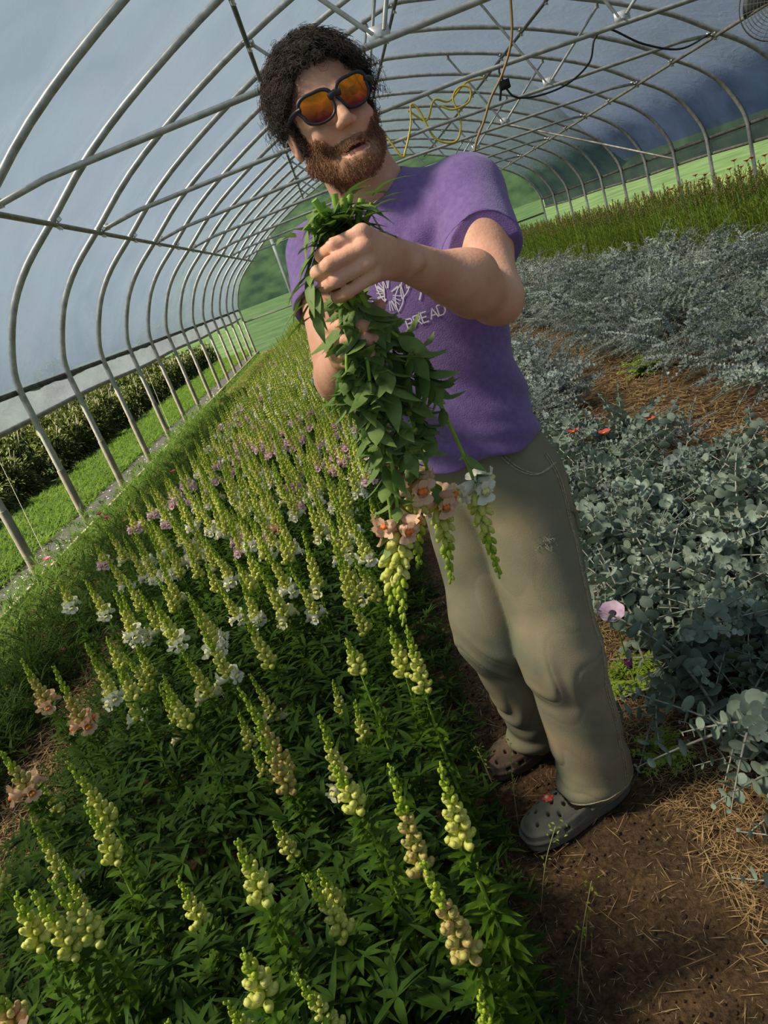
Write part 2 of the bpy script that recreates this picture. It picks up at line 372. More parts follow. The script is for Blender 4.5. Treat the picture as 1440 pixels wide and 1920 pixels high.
def hills():
    th = np.radians(np.linspace(-75, 75, 160)); env = np.clip((np.radians(19)-np.abs(th-np.radians(4)))/np.radians(6), 0.10, 1); m = MB(); rows = []
    for k, (rr, hh) in enumerate(((95, 2.0), (105, 7), (118, 12), (135, 16), (160, 18))):
        prof = 1+0.28*np.sin(th*4.1+1)+0.15*np.sin(th*9.3)+0.10*(noise2(th*20+50, np.full_like(th, k*2.3), 4, 3, 1.0)-0.5)
        rows.append(np.stack([rr*np.sin(th), rr*np.cos(th), hh*prof*(1 if k else 0.6)*env-(.5 if k == 0 else 0)], -1))
    V = np.array(rows); n = len(th); i = np.arange(len(rows)-1)[:, None]*n; j = np.arange(n-1)[None, :]
    m.add(V.reshape(-1, 3), np.stack([i+j, i+j+1, i+n+j+1, i+n+j], -1).reshape(-1, 4)); return m
tag(hills().build('wooded_hills', forest), 'dark wooded hillside beyond the field', 'hills', kind='structure')
# black ground cloth strip outside the left side, with fallen petals
cloth = mat('ground_cloth', srgb(22, 22, 26), srgb(36, 36, 40), 30, 0.8)
tag(grid(-3.42, -2.97, Y0, Y1, 12, 400, lambda X, Y: 0.006+0.012*noise2(X*3+20, Y+20, 3, 2, 4.0)).build('ground_cloth', cloth), 'black weed cloth strip along the left side, littered with petals', 'ground cloth')
mb = MB(); box(mb, (-2.86, (Y0+Y1)/2, 0.035), (0.035, Y1-Y0, 0.09))
tag(mb.build('bed_edging_board', mat('edging_wood', srgb(120, 112, 92), srgb(84, 78, 64), 6, 0.8, stretch=(1, 0.1, 1))), 'weathered wooden edging board inside the left row of posts', 'board')
# ------------------------------------------------------------------ implicit surfaces for the man and his clothes
from mathutils.bvhtree import BVHTree
def smin(a, b, k):
    h = np.clip(0.5+0.5*(b-a)/k, 0, 1); return b*(1-h)+a*h-k*h*(1-h)
def smax(a, b, k): return -smin(-a, -b, k)
def rc(P, a, b, ra, rb):
    a = np.asarray(a, float); b = np.asarray(b, float); ab = b-a
    t = np.clip(((P-a)@ab)/(ab@ab+1e-12), 0, 1); return np.linalg.norm(P-a-t[:, None]*ab, axis=1)-(ra+(rb-ra)*t)
def ell(P, c, rad, M=None):
    q = P-np.asarray(c, float)
    if M is not None: q = q @ M
    rad = np.asarray(rad, float); k0 = np.linalg.norm(q/rad, axis=1); k1 = np.linalg.norm(q/(rad*rad), axis=1)
    return k0*(k0-1)/(k1+1e-9)
def surface(fn, lo, hi, h, B=8):
    """surface nets over the blocks near the zero level"""
    lo = np.asarray(lo, float); n = (np.ceil((np.asarray(hi)-lo)/h/B).astype(int))*B; D = np.full(n+1, 1.0, np.float32)
    nb = n//B; g = np.stack(np.meshgrid(*[np.arange(k) for k in nb], indexing='ij'), -1).reshape(-1, 3)
    cen = lo+(g+0.5)*B*h; d = np.concatenate([fn(cen[i:i+200000]) for i in range(0, len(cen), 200000)])
    act = np.abs(d) < B*h*1.35
    full = np.sign(d).reshape(nb); D[:-1, :-1, :-1] = np.repeat(np.repeat(np.repeat(full, B, 0), B, 1), B, 2)
    o = np.stack(np.meshgrid(*[np.arange(B+1)]*3, indexing='ij'), -1).reshape(-1, 3)
    ga = g[act]
    for i in range(0, len(ga), 600):
        idx = (ga[i:i+600, None, :]*B+o[None]).reshape(-1, 3)
        D[idx[:, 0], idx[:, 1], idx[:, 2]] = fn(lo+idx*h)
    D[0], D[-1], D[:, 0], D[:, -1], D[:, :, 0], D[:, :, -1] = 1, 1, 1, 1, 1, 1
    neg = D < 0
    c = neg[:-1, :-1, :-1].astype(np.int8); cnt = np.zeros_like(c)
    for dx in (0, 1):
        for dy in (0, 1):
            for dz in (0, 1): cnt += neg[dx:n[0]+dx, dy:n[1]+dy, dz:n[2]+dz]
    cells = np.argwhere((cnt > 0) & (cnt < 8)); ids = np.full(n, -1, np.int64); ids[tuple(cells.T)] = np.arange(len(cells))
    acc = np.zeros((len(cells), 3)); w = np.zeros(len(cells))
    cs = [(x, y, z) for x in (0, 1) for y in (0, 1) for z in (0, 1)]
    for a in cs:
        for b in cs:
            if sum(b)-sum(a) == 1 and all(q >= p for p, q in zip(a, b)):
                A = D[cells[:, 0]+a[0], cells[:, 1]+a[1], cells[:, 2]+a[2]]; Bv = D[cells[:, 0]+b[0], cells[:, 1]+b[1], cells[:, 2]+b[2]]
                m = (A < 0) != (Bv < 0); t = np.where(m, A/(A-Bv+1e-12), 0)
                p = np.asarray(a)+t[:, None]*(np.asarray(b)-np.asarray(a)); acc[m] += p[m]; w[m] += 1
    V = lo+(cells+acc/w[:, None])*h; F = []
    for ax in range(3):
        s0 = [slice(1, n[k]) for k in range(3)]; s0[ax] = slice(0, n[ax]); s1 = list(s0); s1[ax] = slice(1, n[ax]+1)
        A = neg[tuple(s0)]; Bn = neg[tuple(s1)]; e = np.argwhere(A != Bn); fl = A[tuple(e.T)]
        e = e+np.array([0 if k == ax else 1 for k in range(3)]); u, v = (ax+1) % 3, (ax+2) % 3
        def at(du, dv):
            q = e.copy(); q[:, u] -= du; q[:, v] -= dv; return ids[tuple(q.T)]
        Q = np.stack([at(1, 1), at(0, 1), at(0, 0), at(1, 0)], -1); Q[~fl] = Q[~fl][:, ::-1]; F.append(Q)
    F = np.concatenate(F); return V, F[(F >= 0).all(1)]
def gsum(P, groups, k=0.01):
    """union of groups, each only evaluated near its own box"""
    d = np.full(len(P), 1.0)
    for lo, hi, f in groups:
        lo = np.asarray(lo); hi = np.asarray(hi); m = ((P > lo-0.06) & (P < hi+0.06)).all(1)
        far = ~m
        if m.any(): d[m] = smin(d[m], f(P[m]), k)
        if far.any():
            q = np.maximum(np.maximum(lo-P[far], P[far]-hi), 0); d[far] = np.minimum(d[far], np.linalg.norm(q, axis=1)+0.01)
    return d
def sdf_obj(name, fn, lo, hi, h, mats, parent=None, relax=0):
    V, F = surface(fn, lo, hi, h)
    mb = MB(); mb.add(V, F); return mb.build(name, mats, parent), V, F
A3 = lambda *v: np.array(v, float)
# joints (metres, world)
Lsh, Lel, Lwr = A3(.285, 1.425, 1.450), A3(.248, 1.235, 1.278), A3(.100, 1.060, 1.388)
Rsh, Rel, Rwr = A3(-.010, 1.585, 1.445), A3(-.052, 1.375, 1.222), A3(-.020, 1.180, 1.275)
HC = A3(.095, 1.480, 1.646)                        # between the ears
hf = nrm(A3(.13, -.985, .05)); hz = nrm(A3(-.115, 0.0, 1.0)); hx = nrm(np.cross(hz, -hf)); hx = -hx if hx[0] < 0 else hx
hy = -hf; hz = nrm(np.cross(hx, hy)); HM = np.stack([hx, hy, hz], 1)   # columns: to his left, backwards, up
hl = lambda x, y, z: HC+HM@A3(x, y, z)
def head_local(P): return (P-HC)@HM
def head_fn(P):
    q = head_local(P)
    d = ell(q, (0, .012, .052), (.075, .097, .086))
    d = smin(d, ell(q, (0, -.035, .020), (.066, .056, .070)), .02)
    d = smin(d, ell(q, (0, -.030, -.035), (.058, .060, .062)), .025)
    for s in (-1, 1):
        d = smin(d, rc(q, (s*.057, -.002, -.048), (s*.018, -.080, -.088), .020, .020), .022)
        d = smin(d, ell(q, (s*.037, -.074, -.022), (.022, .017, .020)), .014)       # cheek
        d = smin(d, rc(q, (s*.012, -.091, .030), (s*.045, -.078, .028), .008, .009), .010)  # brow
        d = smax(d, -ell(q, (s*.032, -.100, .010), (.017, .014, .011)), .010)        # socket
        d = smin(d, ell(q, (s*.032, -.079, .010), (.012, .012, .010)), .003)         # eyeball and lid
        e = ell(q, (s*.079, .006, .000), (.010, .020, .033))
        e = smax(e, -ell(q, (s*.089, .002, .002), (.007, .012, .022)), .005)
        d = smin(d, e, .006)
    d = smin(d, rc(q, (0, -.083, -.092), (0, -.088, -.088), .020, .018), .016)        # chin
    d = smin(d, rc(q, (0, -.092, .018), (0, -.111, -.021), .0085, .0118), .009)       # nose
    for s in (-1, 1):
        d = smin(d, ell(q, (s*.0125, -.103, -.026), (.0080, .010, .0075)), .006)
        d = smax(d, -ell(q, (s*.006, -.110, -.035), (.0038, .006, .004)), .003)
    d = smin(d, ell(q, (0, -.088, -.054), (.024, .014, .010)), .008)                  # upper lip mound
    d = smin(d, ell(q, (0, -.0960, -.0600), (.021, .008, .0042)), .003)
    d = smin(d, ell(q, (0, -.0945, -.0720), (.018, .008, .0058)), .003)
    d = smax(d, -ell(q, (0, -.105, -.0655), (.021, .010, .0020)), .002)
    d = smin(d, rc(q, (0, .022, -.05), (0.01, .045, -.13), .056, .060), .02)
    return d
def limb(P, a, b, c, r, k=.02):
    return smin(rc(P, a, b, r[0], r[1]), rc(P, b, c, r[1], r[2]), k)
def fing(P, pts, rr, k=.004):
    d = None
    for i in range(len(pts)-1):
        e = rc(P, pts[i], pts[i+1], rr[i], rr[i+1]); d = e if d is None else smin(d, e, k)
    return d
LH = dict(index=[(.054, .987, 1.436), (.016, .984, 1.433), (-.003, 1.014, 1.428), (.006, 1.046, 1.419)],
          middle=[(.050, .977, 1.419), (.003, .974, 1.413), (-.016, 1.008, 1.409), (-.006, 1.045, 1.402)],
          ring=[(.049, .981, 1.400), (.005, .979, 1.393), (-.013, 1.012, 1.390), (-.004, 1.046, 1.384)],
          little=[(.052, .990, 1.382), (.014, .989, 1.374), (-.002, 1.016, 1.372), (.006, 1.044, 1.367)])
def left_arm(P):
    d = smin(rc(P, Lsh, Lel, .058, .043), ell(P, (Lsh*.5+Lel*.5)+A3(.0, -.002, .004), (.046, .047, .07)), .03)
    m = Lel*.72+Lwr*.28
    d = smin(d, rc(P, Lel, m, .041, .043), .02); d = smin(d, rc(P, m, Lwr, .043, .0265), .02)
    d = smin(d, ell(P, Lel+A3(.012, .012, -.020), (.024, .026, .022)), .02)            # elbow point
    d = smin(d, ell(P, Lel*.62+Lwr*.38+A3(-.0, -.014, .016), (.050, .036, .034)), .03)    # forearm muscle
    d = smin(d, ell(P, Lwr+A3(.016, -.012, -.010), (.013, .011, .012)), .010)           # wrist bone
    # veins on the forearm
    for pts in ([Lel*.55+Lwr*.45+A3(0, -.040, .024), Lel*.40+Lwr*.60+A3(.002, -.034, .020), Lel*.22+Lwr*.78+A3(.0, -.031, .014)],
                [Lel*.75+Lwr*.25+A3(0, -.045, .012), Lel*.6+Lwr*.4+A3(-.004, -.042, .002), Lel*.40+Lwr*.60+A3(.002, -.034, .020)]):
        for a, b in zip(pts[:-1], pts[1:]): d = smin(d, rc(P, a, b, .0028, .0028), .006)
    # palm
    w = Lwr+A3(-.006, -.002, .0)
    for f, r0 in (('index', .0125), ('middle', .0125), ('ring', .0120), ('little', .0105)):
        d = smin(d, rc(P, w, A3(*LH[f][0])+A3(.002, .004, 0), .022, r0), .010)
    d = smin(d, rc(P, A3(.085, 1.035, 1.400), A3(.062, 1.010, 1.408), .024, .020), .012)
    for f, rr in (('index', (.0105, .0098, .0092, .0082)), ('middle', (.0110, .0102, .0095, .0085)), ('ring', (.0105, .0098, .0090, .0080)), ('little', (.0092, .0086, .0080, .0070))):
        d = smin(d, ell(P, A3(*LH[f][0])+A3(-.001, -.004, .0), (.0115, .0085, .0095)), .006)
        d = smin(d, fing(P, LH[f], rr), .0035)
    d = smin(d, fing(P, [(.088, 1.052, 1.398), (.070, 1.078, 1.420), (.048, 1.088, 1.434), (.022, 1.082, 1.444)], (.017, .0125, .0115, .0095)), .008)
    return d
RH = dict(index=[(-.034, 1.118, 1.330), (-.010, 1.078, 1.330), (.018, 1.058, 1.322), (.034, 1.070, 1.314)],
          middle=[(-.036, 1.112, 1.312), (-.012, 1.068, 1.310), (.018, 1.050, 1.302), (.034, 1.064, 1.296)],
          ring=[(-.034, 1.114, 1.294), (-.012, 1.072, 1.290), (.016, 1.054, 1.284), (.032, 1.068, 1.280)],
          little=[(-.030, 1.120, 1.278), (-.012, 1.082, 1.272), (.010, 1.066, 1.268), (.024, 1.076, 1.266)])
def right_arm(P):
    d = rc(P, Rsh, Rel, .056, .042); m = Rel*.7+Rwr*.3
    d = smin(d, rc(P, Rel, m, .040, .043), .02); d = smin(d, rc(P, m, Rwr, .042, .027), .02)
    d = smin(d, ell(P, Rel+A3(-.002, .02, -.018), (.024, .024, .022)), .02)
    for f in RH: d = smin(d, rc(P, Rwr+A3(0, -.01, .006), A3(*RH[f][0]), .022, .0125), .010)
    for f, rr in (('index', (.0105, .0098, .0090, .0082)), ('middle', (.011, .010, .0095, .0085)), ('ring', (.0105, .0098, .009, .008)), ('little', (.0092, .0086, .008, .007))):
        d = smin(d, fing(P, RH[f], rr), .0035)
    d = smin(d, fing(P, [(-.018, 1.150, 1.300), (.012, 1.120, 1.322), (.040, 1.096, 1.334), (.052, 1.078, 1.338)], (.016, .0125, .0115, .0095)), .008)
    return d
TF = nrm(A3(-.47, -.88, 0)); TL = A3(-TF[1], TF[0], 0)*-1; TL = TL if TL[0] > 0 else -TL
TM = np.stack([TL, -TF, A3(0, 0, 1)], 1)
PF = nrm(A3(-.62, -.78, 0)); PL = A3(.78, -.62, 0); PM = np.stack([PL, -PF, A3(0, 0, 1)], 1)
def torso(P):
    d = ell(P, (.148, 1.505, 1.33), (.155, .105, .19), TM)
    d = smin(d, rc(P, Rsh, Lsh, .050, .050), .06)
    d = smin(d, rc(P, (.128, 1.505, 1.575), (.14, 1.515, 1.45), .053, .062), .05)
    d = smin(d, ell(P, (.165, 1.52, 1.08), (.12, .10, .20), PM), .06)
    d = smin(d, ell(P, (.180, 1.52, .90), (.125, .10, .12), PM), .05); return d
Lhip, Lkn, Lan = A3(.245, 1.470, .87), A3(.220, 1.405, .49), A3(.215, 1.450, .085)
Rhip, Rkn, Ran = A3(.115, 1.570, .87), A3(.070, 1.520, .50), A3(.120, 1.670, .085)
def legs(P):
    d = smin(limb(P, Lhip, Lkn, Lan, (.082, .055, .036)), limb(P, Rhip, Rkn, Ran, (.082, .055, .036)), .02)
    for an, toe in ((Lan, A3(.06, 1.405, .035)), (Ran, A3(.01, 1.655, .035))):
        d = smin(d, rc(P, an+A3(0, 0, -.047), toe-A3(0, 0, .008), .027, .020), .03)
    return d
skin = mat('skin', srgb(208, 146, 116), srgb(230, 176, 146), 16, 0.55, spec=0.35, bump=0.12, bscale=160, lo=0.3, hi=0.7)
def add_skin_red(m):
    t = m.node_tree; N = t.nodes; L = t.links; b = N['Principled BSDF']
    b.inputs['Subsurface Weight'].default_value = 0.12; b.inputs['Subsurface Radius'].default_value = (.012, .005, .003); b.inputs['Subsurface Scale'].default_value = 0.5
add_skin_red(skin)
boxes = [((-.02, 1.33, 1.46), (.22, 1.62, 1.80), head_fn), ((-.03, .95, 1.20), (.36, 1.50, 1.52), left_arm),
         ((-.13, 1.03, 1.16), (.07, 1.66, 1.52), right_arm), ((-.05, 1.36, .78), (.36, 1.66, 1.60), torso), ((-.05, 1.33, .0), (.36, 1.75, .97), legs)]
def body_fn(P): return gsum(P, boxes, .012)
person, bV, bF = sdf_obj('person', body_fn, (-.16, .93, -.01), (.40, 1.80, 1.80), .0028, skin)
tag(person, 'curly-haired bearded man in purple t-shirt standing in the path, gripping a bunch of cut flowers', 'person')
# colour zones of the skin that belong to it: lips and the mouth opening
lipm = mat('lips', srgb(188, 122, 102), srgb(172, 106, 90), 60, 0.5); mouthm = mat('mouth_inside', srgb(70, 30, 28), None, rough=0.6)
person.data.materials.append(lipm); person.data.materials.append(mouthm)
fc = bV[bF].mean(1); q = head_local(fc)
mi = np.zeros(len(bF), np.int32)
lp = (np.abs(q[:, 0]) < .023) & (q[:, 1] < -.090) & (np.abs(q[:, 2]+.0685) < .0080*np.sqrt(np.clip(1-(q[:, 0]/.025)**2, 0, 1)))
mi[lp] = 1
mo = (np.abs(q[:, 0]) < .019) & (q[:, 1] < -.085) & (q[:, 1] > -.101) & (np.abs(q[:, 2]+.0655) < .0028*np.sqrt(np.clip(1-(q[:, 0]/.021)**2, 0, 1)))
mi[mo] = 2
person.data.polygons.foreach_set('material_index', mi); person.data.update()
body_bvh = BVHTree.FromPolygons([tuple(v) for v in bV[:]], [tuple(f) for f in bF]) if False else None

# ---- clothes
def wav(P, d, f, ph=0.0): return np.sin(P@A3(*d)*f+ph)
def shirt_fn(P):
    d = ell(P, (.150, 1.500, 1.33), (.180, .128, .205), TM)
    d = smin(d, rc(P, Rsh+A3(0.01, 0, -.002), Lsh+A3(-.005, 0, -.002), .066, .066), .05)
    d = smin(d, rc(P, (.12, 1.50, 1.525), (.14, 1.515, 1.44), .060, .075), .05)
    d = smin(d, ell(P, (.162, 1.505, 1.10), (.145, .130, .24), PM), .07)
    d = smin(d, ell(P, (.165, 1.502, .98), (.146, .138, .13), PM), .05)
    # sleeves
    sl = rc(P, Lsh, Lsh*.15+Lel*.85, .068, .073); cut = (P-(Lsh*.36+Lel*.64))@nrm(Lel-Lsh+A3(.05, 0.04, 0))
    sl = smax(sl, cut, .004); d = smin(d, sl, .028)
    sr = rc(P, Rsh, Rsh*.3+Rel*.7, .066, .070); cr_ = (P-(Rsh*.55+Rel*.45))@nrm(Rel-Rsh)
    sr = smax(sr, cr_, .004); d = smin(d, sr, .028)
    # creases
    w = .0030*wav(P, (.75, .2, 1.0), 62)*np.clip((1.30-P[:, 2])*4, 0, 1)*np.clip((P[:, 0]-.08)*8, 0.15, 1)
    w += .0035*np.sin((P@A3(1.0, .1, .65))*38+2*np.sin(P[:, 2]*11))*np.exp(-((P[:, 2]-1.05)/.11)**2)
    w += .0040*np.sin((P@A3(.8, -.3, -.9))*70)*np.exp(-(((P-A3(.21, 1.40, 1.40))**2).sum(1))/.006)
    w += .0022*np.sin((P@A3(.3, .1, 1.3))*95+P[:, 0]*20)*np.exp(-((P[:, 2]-1.0)/.05)**2)
    d = d+w
    hem = .950+.026*np.sin((P[:, 0]-.1)*9+1.0)+.10*(P[:, 1]-1.38)+.006*np.sin(P[:, 0]*45)
    d = smax(d, hem-P[:, 2], .006)
    # openings: neck, sleeve ends, bottom
    neck = rc(P, (.110, 1.475, 1.62), (.128, 1.485, 1.502), .074, .066); d = smax(d, -neck, .006)
    d = smax(d, -rc(P, Lsh*.14+Lel*.86, Lsh*-.3+Lel*1.3, .0640, .0660), .003)
    d = smax(d, -rc(P, Rsh*.50+Rel*.50, Rel, .0600, .0640), .003)
    d = smax(d, -ell(P, (.168, 1.505, .93), (.134, .126, .075), PM), .006)
    return d
tee = mat('purple_jersey', srgb(114, 90, 144), srgb(134, 108, 162), 90, 0.92, spec=0.1, bump=0.25, bscale=420, sheen=0.25, lo=0.25, hi=0.75)
shirt, sV, sF = sdf_obj('t_shirt', shirt_fn, (-.17, 1.28, .88), (.42, 1.72, 1.60), .0032, tee, person)
shirt_bvh = BVHTree.FromPolygons(sV.tolist(), sF.tolist())
def trouser_fn(P):
    up = ell(P, (.182, 1.515, .93), (.135, .118, .13), PM)
    L1 = limb(P, A3(.228, 1.470, .86), A3(.206, 1.400, .47), A3(.213, 1.455, .10), (.108, .088, .090), .03)
    R1 = limb(P, A3(.125, 1.565, .86), A3(.085, 1.520, .50), A3(.130, 1.665, .11), (.104, .084, .078), .03)
    L1 = smin(L1, ell(P, (.197, 1.39, .50), (.085, .085, .12)), .03)
    R1 = smin(R1, ell(P, (.074, 1.51, .55), (.082, .084, .12)), .03)
    L1 = smin(L1, ell(P, (.178, 1.438, .085), (.072, .072, .040)), .02); R1 = smin(R1, ell(P, (.100, 1.655, .095), (.070, .066, .042)), .02)
    ph = np.sin(P[:, 2]*23+P[:, 0]*27)+.8*np.sin(P[:, 0]*41-P[:, 1]*30+P[:, 2]*9)
    def folds(zc, wd, fr, am, dr): return am*(.55*np.sin((P@A3(*dr))*fr+1.6*ph)+1.1*(1-np.abs(np.sin((P@A3(*dr))*fr*.5+.9*ph+zc*9))**.4))*np.exp(-((P[:, 2]-zc)/wd)**2)
    wl = folds(.16, .09, 58, .0042, (.75, .2, 1.0))+folds(.46, .09, 47, .0050, (-1.3, .2, .9))+folds(.70, .14, 34, .0016, (.9, .3, .5))+folds(.80, .05, 70, .003, (1.2, 0, .8))
    wr_ = folds(.22, .09, 60, .0045, (-.8, .2, 1.0))+folds(.47, .08, 58, .0070, (1.2, .2, 1.1))+folds(.70, .12, 36, .0016, (-.8, .3, .8))
    L1 = smax(L1+wl, .050+.012*np.sin(P[:, 0]*30)-P[:, 2], .008)
    R1 = smax(R1+wr_, .056-P[:, 2], .008)
    d = smin(smin(L1, R1, .010), up, .05)
    d = smax(d, P[:, 2]-1.00, .004)
    for an, r in ((A3(.213, 1.455, .05), .078), (A3(.120, 1.665, .06), .066)):
        d = smax(d, -rc(P, an, an+A3(0, 0, .03), r, r-.012), .004)
    return d
duck = mat('faded_duck_canvas', srgb(118, 120, 98), srgb(158, 142, 114), 6.5, 0.95, spec=0.08, bump=0.12, bscale=420, detail=9, lo=0.32, hi=0.68)
pants, pV, pF = sdf_obj('trousers', trouser_fn, (-.08, 1.27, .03), (.40, 1.78, 1.03), .0034, duck, person)
pants_bvh = BVHTree.FromPolygons(pV.tolist(), pF.tolist())
def drape(bvh, pts, off=.0015, per=14):
    """lay a line of points onto a surface"""
    out = []
    for p in catmull(pts, per):
        loc, n, i, dd = bvh.find_nearest(Vector(p))
        out.append(np.array(loc+n*off))
    return np.array(out)
stitch = mat('seam_thread', srgb(178, 168, 138), srgb(140, 130, 104), 200, 0.9)
def seam(name, bvh, pts, r, parent, m, flat=0.5):
    mb = MB()
    for dr in ((0,) if r > .003 else (0, 1)):
        c = drape(bvh, pts, .001)
        if dr: c = drape(bvh, [p+A3(.009, 0, 0) for p in np.array(pts)], .001)
        tube(mb, c, r, 5)
    return mb.build(name, m, parent)
seamL = [A3(.285, 1.41, .93), A3(.300, 1.39, .80), A3(.285, 1.37, .62), A3(.266, 1.35, .43), A3(.270, 1.37, .27), A3(.266, 1.38, .07)]
seam('side_seam', pants_bvh, seamL, .0016, pants, stitch)
seam('pocket_seam', pants_bvh, [A3(.200, 1.34, .985), A3(.225, 1.34, .945), A3(.262, 1.36, .912), A3(.30, 1.41, .905)], .0018, pants, stitch)
seam('hammer_loop', pants_bvh, [A3(.320, 1.40, .80), A3(.345, 1.42, .775), A3(.335, 1.43, .74)], .0075, pants, duck)
seam('pocket_hem', pants_bvh, [A3(.30, 1.36, .66), A3(.34, 1.40, .655), A3(.36, 1.46, .65)], .0018, pants, stitch)
cuff = [A3(.213+.10*math.cos(a), 1.455+.10*math.sin(a), .078) for a in np.linspace(2.6, 6.6, 14)]
seam('cuff_seam', pants_bvh, cuff, .0012, pants, stitch)
fr = MB(); rg = np.random.default_rng(3)
loc0, n0, _, _ = pants_bvh.find_nearest(Vector((.236, 1.33, .77)))
for i in range(46):
    a = np.array(loc0)+rg.normal(0, .006, 3)*[1, .2, 1.6]; b = a+np.array(n0)*.005+rg.normal(0, .006, 3); tube(fr, catmull([a, (a+b)/2+rg.normal(0, .003, 3), b], 3), .0005, 3, caps=False)
tag(fr.build('frayed_patch', mat('frayed_threads', srgb(160, 156, 140), None, rough=0.9), pants), 'small frayed hole with loose pale threads')
rim = [A3(.120+.066*math.cos(a), 1.486+.068*math.sin(a), 1.508+.020*math.sin(a)+.006*math.cos(a)) for a in np.linspace(0, 2*math.pi, 40)]
col = MB(); cc = drape(shirt_bvh, rim, .001, 2); tube(col, np.vstack([cc]), .0058, 8, flat=0.7); col.build('collar', tee, shirt)
def ring_seam(name, a, b, t, r):
    ax = nrm(b-a); u = nrm(np.cross(ax, A3(0, 0, 1))); v = np.cross(ax, u); c = a+(b-a)*t
    pts = [c+r*(math.cos(q)*u+math.sin(q)*v) for q in np.linspace(0, 2*math.pi, 30)]
    mb = MB(); tube(mb, drape(shirt_bvh, pts, .0, 2), .0011, 4); return mb.build(name, tee, shirt)
ring_seam('sleeve_hem_seam', Lsh, Lel, .54, .080); ring_seam('sleeve_hem_seam', Rsh, Rel, .37, .075)
# print on the chest
ink = mat('white_print', srgb(214, 206, 216), None, rough=0.9)
pc = A3(.084, 1.36, 1.385)
def chest(u, v):                                   # u to his left, v up, in metres from the print's centre
    o = A3(.042, 1.324, 1.354)+TL*u+A3(0, 0, v)+TF*.12
    h = shirt_bvh.ray_cast(Vector(o), Vector(-TF)); 
    if h[0] is None: h = shirt_bvh.find_nearest(Vector(o))
    return np.array(h[0])+TF*.0018
pm = MB()
def ink_line(uv, w):
    uv = np.array(uv, float); t = nrm(np.gradient(uv, axis=0)); nn = np.stack([-t[:, 1], t[:, 0]], 1)
    w = np.broadcast_to(np.asarray(w, float), (len(uv),))[:, None]
    A = np.array([chest(*p) for p in uv+nn*w]); B = np.array([chest(*p) for p in uv-nn*w]); n = len(uv)
    pm.add(np.vstack([A, B]), [[i, i+1, n+i+1, n+i] for i in range(n-1)])
ang = np.linspace(0, 2*math.pi, 90)
for rr_, a0, a1 in ((.080, -0.62, 2.3), (.080, 2.7, 4.3)):
    a = np.linspace(a0, a1, 50); ink_line(np.stack([rr_*np.cos(a), rr_*np.sin(a)], 1), .0016)
def leafline(u, v, ang_, ln, w):
    s = np.linspace(0, 1, 9); d = np.array([math.cos(ang_), math.sin(ang_)]); n_ = np.array([-d[1], d[0]])
    for sg in (-1, 1): ink_line(np.array([u, v])+s[:, None]*ln*d+sg*w*np.sin(s*math.pi)[:, None]*n_, .0011)
for (u, v, a, l) in ((.02, -.055, 1.15, .05), (.035, -.035, 1.0, .05), (.05, -.02, 0.9, .045), (.055, .0, 1.3, .04), (-.02, -.05, 2.0, .05), (-.04, -.03, 2.1, .05), (-.05, 0, 1.8, .05), (.0, -.03, 1.57, .07)):
    leafline(u, v, a, l, .008)
for k in range(26):
    a = rg.uniform(0, 2*math.pi); u = .012+.008*math.cos(a); v = -.02+.012*math.sin(a)
    ink_line([(u, v), (u+.016*math.cos(a), v+.018*math.sin(a))], .0008)
STROKES = {  # plain capital letters drawn with strokes on a 0..1 box
 'B': [[(0, 0), (0, 1)], [(0, 1), (.5, 1), (.62, .88), (.62, .66), (.5, .54), (0, .54)], [(0, .54), (.56, .54), (.7, .4), (.7, .14), (.56, 0), (0, 0)]],
 'R': [[(0, 0), (0, 1)], [(0, 1), (.5, 1), (.65, .86), (.65, .62), (.5, .5), (0, .5)], [(.36, .5), (.72, 0)]],
 'E': [[(0, 0), (0, 1)], [(0, 1), (.6, 1)], [(0, .52), (.5, .52)], [(0, 0), (.6, 0)]],
 'A': [[(0, 0), (.38, 1), (.76, 0)], [(.14, .34), (.62, .34)]],
 'D': [[(0, 0), (0, 1)], [(0, 1), (.4, 1), (.66, .76), (.7, .5), (.66, .24), (.4, 0), (0, 0)]]}
H_ = .0185; x0 = .028
for ch in 'BREAD':
    wd = .88*H_
    for st in STROKES[ch]:
        p = np.array(st, float); seg = []
        for a, b in zip(p[:-1], p[1:]):
            for t in np.linspace(0, 1, 4, endpoint=False): seg.append(a+(b-a)*t)
        seg.append(p[-1]); seg = np.array(seg)*H_
        ink_line(seg+[x0, -.092+.10*(x0-.02)], .00125)
    x0 += wd*.95
tag(pm.build('shirt_print', ink, shirt, smooth=False), 'white circular leaf print with the word BREAD below')

